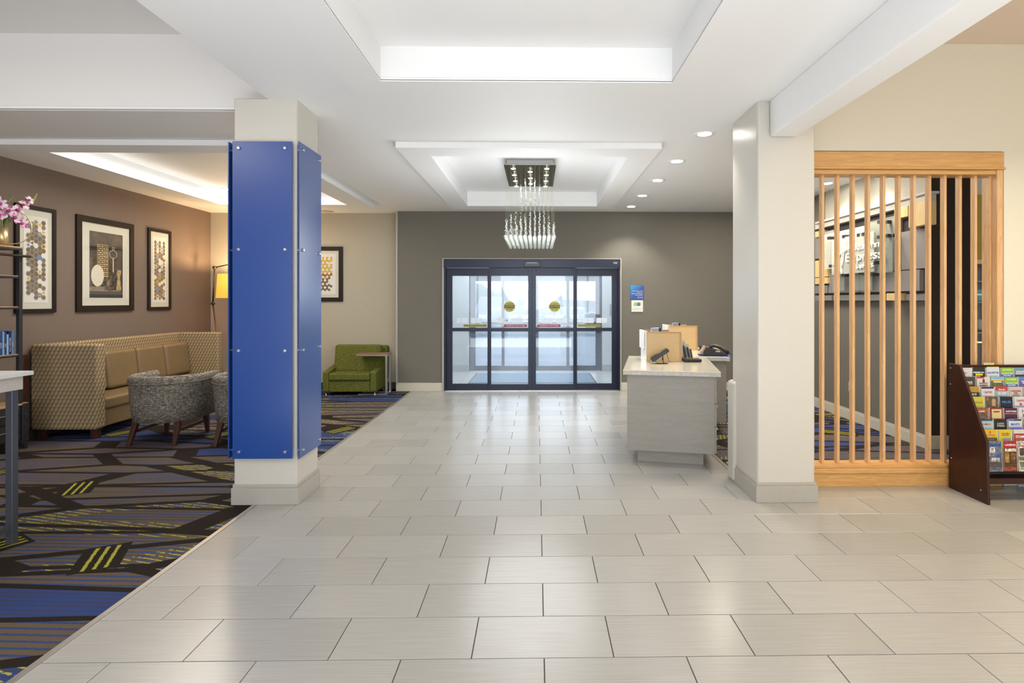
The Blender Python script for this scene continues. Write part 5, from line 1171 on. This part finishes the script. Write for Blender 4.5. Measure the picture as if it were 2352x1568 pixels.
rows = [
 [('white leaflet with a grey script word', (.72, .70, .72), None, 'lio', .026, (.2, .2, .25)), ('black leaflet with blue, yellow and orange bars', (.02, .02, .02), [((.25, .55, .75), .035, .048, .0, .6), ((.75, .8, .05), .052, .066, .2, .8), ((.85, .35, .1), .070, .080, .0, .6)], 'MUST SEE GUIDE', .012, (.7, .7, .7)),
  ('white leaflet headed GALVESTON', (.72, .78, .84), [((.85, .7, .05), -.006, .0, 0, 1)], 'GALVESTON', .021, (.05, .06, .30)), ('lime and blue leaflet in the top row', (.10, .17, .50), [((.28, .55, .03), 0, .052, 0, 1)], 'SOUTHERN\n\nALWAYS THE\nDELIVERY', .016, (.7, .75, .85)), ('blue leaflet headed ADVENTURE', (.18, .34, .50), [((.02, .04, .1), .05, .075, 0, 1)], 'DIVE INTO\nADVENTURE', .018, (.85, .85, .85)), ('teal leaflet at the far end of the top row', (.05, .3, .35), None, 'TOURS', .02, (.8, .8, .8))],
 [('charcoal leaflet with an orange mark', (.05, .055, .07), [((.8, .2, .05), .045, .06, .45, .75)], 'SPACE', .018, (.75, .75, .75)), ('white leaflet with dark cross emblem', (.72, .69, .66), [((.5, .04, .04), 0, .012, 0, .6), ((.2, .02, .03), .018, .045, .44, .62)], '\n\nNASKILA\nGAMING', .018, (.12, .05, .05)), ('leaflet with sky band over a garden photo', (.16, .13, .05), [((.2, .5, .8), 0, .022, 0, 1), ((.85, .6, .05), .022, .032, 0, 1)], 'GARDENS', .016, (.9, .95, 1)),
  ('lime and blue leaflet in the second row', (.10, .17, .50), [((.28, .55, .03), 0, .052, 0, 1)], 'SOUTHERN\n\nALWAYS THE\nDELIVERY', .016, (.7, .75, .85)), ('purple and blue museum leaflet', (.16, .12, .42), [((.05, .3, .65), 0, .025, 0, 1)], "CHILDREN'S\nMUSEUM", .014, (.85, .85, .9)), ('brown leaflet at the far end of the second row', (.2, .12, .06), None, 'RANCH', .02, (.8, .8, .7))],
 [('gold and black leaflet reading DO IT', (.50, .30, .04), [((.02, .02, .02), .045, .08, .25, 1)], '\n\nDO IT', .02, (.85, .85, .8)), ('white city ticket leaflet with navy top edge', (.74, .72, .76), [((.03, .04, .12), 0, .015, 0, 1)], 'CityPASS', .024, (.35, .08, .10)), ('leaflet with red header and pale blue lower half', (.34, .50, .62), [((.55, .06, .03), 0, .032, 0, 1)], 'Pleasure Pier\n\nTHRILL SEEKERS\nPIER LOVERS', .014, (.75, .8, .85)),
  ('cream leaflet with dark red curved title', (.62, .58, .52), [((.3, .3, .4), .06, .08, .2, .8)], "CAVENDER'S\nFREE", .018, (.35, .03, .03)), ('leaflet with orange band above navy', (.03, .04, .25), [((.8, .82, .85), 0, .014, 0, 1), ((.85, .32, .03), .014, .045, 0, 1)], 'HOUSTON', .018, (.9, .9, .9)), ('grey leaflet at the far end of the third row', (.3, .3, .32), None, 'MUSEUM', .02, (.9, .9, .9))],
 [('bright yellow leaflet beside the rack side', (.62, .60, .05), [((.5, .05, .05), .044, .05, .1, .9)], 'TEXAS', .024, (.3, .28, .1)), ('leaflet with dark nature photograph', (.12, .10, .06), [((.55, .35, .22), .02, .075, .5, .8), ((.4, .12, .05), .008, .03, .05, .3)], None, 0, None), ('black leaflet with blue title MILLER', (.012, .012, .018), None, 'MILLER', .024, (.05, .25, .7)),
  ('white city ticket leaflet with a red dot', (.74, .72, .76), [((.6, .03, .05), .05, .066, .4, .6), ((.3, .35, .7), .07, .08, 0, 1)], 'CityPASS\n', .024, (.35, .08, .10)), ('green leaflet at the far end of the fourth row', (.08, .25, .1), None, 'PARK', .02, (.9, .9, .9))],
 [('rust-headed leaflet with a horse photo', (.16, .10, .07), [((.42, .10, .03), .008, .036, 0, 1)], 'LODGE\n\n', .014, (.85, .8, .75)), ('maroon leaflet with cream arched panel', (.25, .02, .02), [((.68, .60, .32), .012, .085, .12, .9), ((.45, .06, .02), .026, .038, .25, .75)], None, 0, None), ('purple leaflet with orange stripe', (.07, .015, .07), [((.7, .2, .02), .04, .046, 0, 1)], 'LUCKY EAGLE\n\n', .017, (.85, .8, .9)),
  ('white leaflet with tall purple letters', (.74, .74, .76), None, 'HO\nRU', .036, (.10, .02, .14)), ('red leaflet at the far end of the fifth row', (.4, .04, .04), None, 'SHOW', .02, (.9, .9, .9))],
 [('pale teal leaflet with small red heart', (.42, .62, .62), [((.04, .06, .15), 0, .012, 0, 1), ((.6, .05, .04), .03, .042, .42, .58)], 'Moody Garden\n', .012, (.4, .03, .03)), ('black leaflet with thin white title', (.012, .01, .01), None, 'LUCKY\nSTREAK', .018, (.55, .53, .5)), ('white leaflet headed MAPS in blue', (.70, .76, .82), [((.05, .15, .45), .002, .014, 0, .4), ((.03, .03, .03), .002, .014, .4, 1), ((.2, .2, .55), .06, .08, 0, 1)], 'MAPS', .030, (.04, .16, .50)),
  ('leaflet with blue sky over brown hills', (.22, .11, .04), [((.15, .3, .55), 0, .04, 0, 1)], None, 0, None), ('violet leaflet at the far end of the sixth row', (.2, .08, .3), None, 'DINE', .02, (.9, .9, .9))],
 [('orange-yellow leaflet with exclamation mark', (.78, .50, .03), [((.10, .08, .04), .06, .085, 0, 1), ((.35, .03, .2), .012, .032, .42, .5)], 'Fun ! Dream', .016, (.6, .1, .2)), ('yellow leaflet with red arched title', (.75, .60, .04), [((.25, .35, .55), .062, .085, .3, .9)], 'Treasure Village\nSTAY & FUN\n', .014, (.45, .06, .04)), ('white leaflet with red STAMP block', (.74, .72, .72), [((.42, .05, .03), .03, .085, .0, 1)], '\nSTAMP', .026, (.9, .9, .88)), ('blue leaflet at the far end of the seventh row', (.05, .12, .4), None, 'SAIL', .02, (.9, .9, .9))],
 [('full-height leaflet with sailing ships', (.17, .20, .27), [((.04, .10, .30), .02, .04, 0, 1), ((.62, .60, .62), .045, .09, .1, .5), ((.10, .13, .30), .095, .12, .4, 1), ((.6, .58, .58), .125, .15, .2, .8), ((.09, .075, .075), .155, .195, 0, 1), ((.12, .12, .22), .20, .212, .05, .95)], None, 0, None),
  ('full-height CAVERNS leaflet in red and brown', (.10, .05, .02), [((.45, .02, .03), 0, .052, 0, 1), ((.75, .70, .55), .056, .078, .1, .95), ((.45, .24, .07), .085, .16, .05, .4), ((.30, .12, .03), .09, .14, .55, .9), ((.48, .07, .04), .195, .218, 0, 1)], 'CAVERNS', .02, (.85, .8, .8)),
  ('full-height leaflet with a collage of snapshots', (.62, .56, .48), [((.75, .35, .03), .012, .024, .4, .6), ((.25, .05, .05), .026, .042, .2, .8), ((.10, .07, .06), .055, .11, .08, .45), ((.10, .12, .09), .055, .10, .55, .95), ((.14, .17, .08), .12, .145, .08, .45), ((.2, .18, .16), .12, .16, .55, .95), ((.16, .2, .1), .155, .195, .1, .5)], 'RODEO', .016, (.9, .9, .9)), ('dark leaflet at the far end of the bottom row', (.05, .05, .08), None, None, 0, None)]]
for r, row in enumerate(rows):
    Yk = 4.285-.0405*r; zt = CAMH-(tops[r]-HOR)/F*Yk; hb = .228 if r == 7 else .205; zb = zt-hb
    # pocket ledge
    box('pocket_ledge', (.02, 1.16, Yk-.006, Yk+.045, max(zb-.012, .168), max(zb-.012, .168)+.008), black_pl, bk_)
    for c, (lab, col, bands, s, sz, tcol) in enumerate(row):
        x = RX+.024+PIT*c+rnd.uniform(-.002, .002)+(.0 if r < 2 else .0); wdt = .100; dz = rnd.uniform(-.002, .003)
        key = 'cover_%d_%d_%d' % tuple(int(k*255) for k in col)
        b = thing('brochure', (x, Yk, zb+dz-.0), lab+', in the dark rack', 'brochure', 0, 'travel brochures in the rack')
        b.rotation_euler = (-.05, 0, 0)
        th_ = rnd.uniform(.006, .016)
        ph_ = any(q in lab for q in ('photo', 'ships', 'CAVERNS', 'collage', 'hills'))
        mb = MB(); mb.m(mat(key+('_photo' if ph_ else ''), tuple(q*.72 for q in col), .35, grain=.85 if ph_ else .0, gscale=70)).box(0, wdt, -.001, .0, 0, hb); mb.m(paper).box(.001, wdt+.003, .0, th_, 0, hb-.002); mb.build('cover', None, b)
        if bands:
            mb = MB()
            for k, (bc, t0, t1, u0, u1) in enumerate(bands):
                bm_ = mat(('photo_%d_%d_%d' if r == 7 or (r in (3, 4) and s is None) or t1-t0 > .05 and sum(bc) < .6 else 'band_%d_%d_%d') % tuple(int(q*255) for q in bc), tuple(q*.75 for q in bc), .35, grain=.75 if r == 7 and sum(bc) > .12 else (.3 if r == 7 else .0), gscale=55)
                mb.m(bm_).box(u0*wdt+.0005, u1*wdt-.0005, -.0014-.0001*k, -.001, hb-max(t1, .001), hb-max(t0, -.0) if t0 >= 0 else hb+.006)
            mb.build('printed_band', None, b)
        if s and r < 7 and sum(col) > .3:
            fp = MB()
            for q in range(3): fp.box(.15*wdt, (.85-.1*q)*wdt, -.0015, -.001, hb-.070-.005*q, hb-.0685-.005*q)
            fp.build('fine_print', mat('fine_print', (.22, .22, .25), .6), b, kind='stuff')
        if s:
            tm_ = mat('ink_%d_%d_%d' % tuple(int(q*255) for q in tcol), tcol, .4)
            nl = s.count('\n'); zc = hb-.042 if r < 7 else hb-.03
            o = text(s, sz*.95, (wdt/2, -.0022, zc), R0, tm_, b, ext=.0002, bold=.0004)
            mx = max(len(q) for q in s.split('\n'))*sz*.60
            if mx > wdt*.92: o.scale = (wdt*.92/mx, 1, 1)
lb = thing('rack_label', (3.645, 4.345, 1.005), 'tiny printed label on the top back rail of the rack', 'label'); box('card', (0, .085, 0, .004, 0, .018), mat('label_cream', (.55, .5, .35), .5), lb)
# white box on the floor behind the rack
tag(box('white_wall_box', (3.96, 4.6, 4.378, 4.386, .0, .14), mat('pale_blue_paint', (.45, .5, .58), .6), None), 'pale board on the floor line behind the rack', 'board')
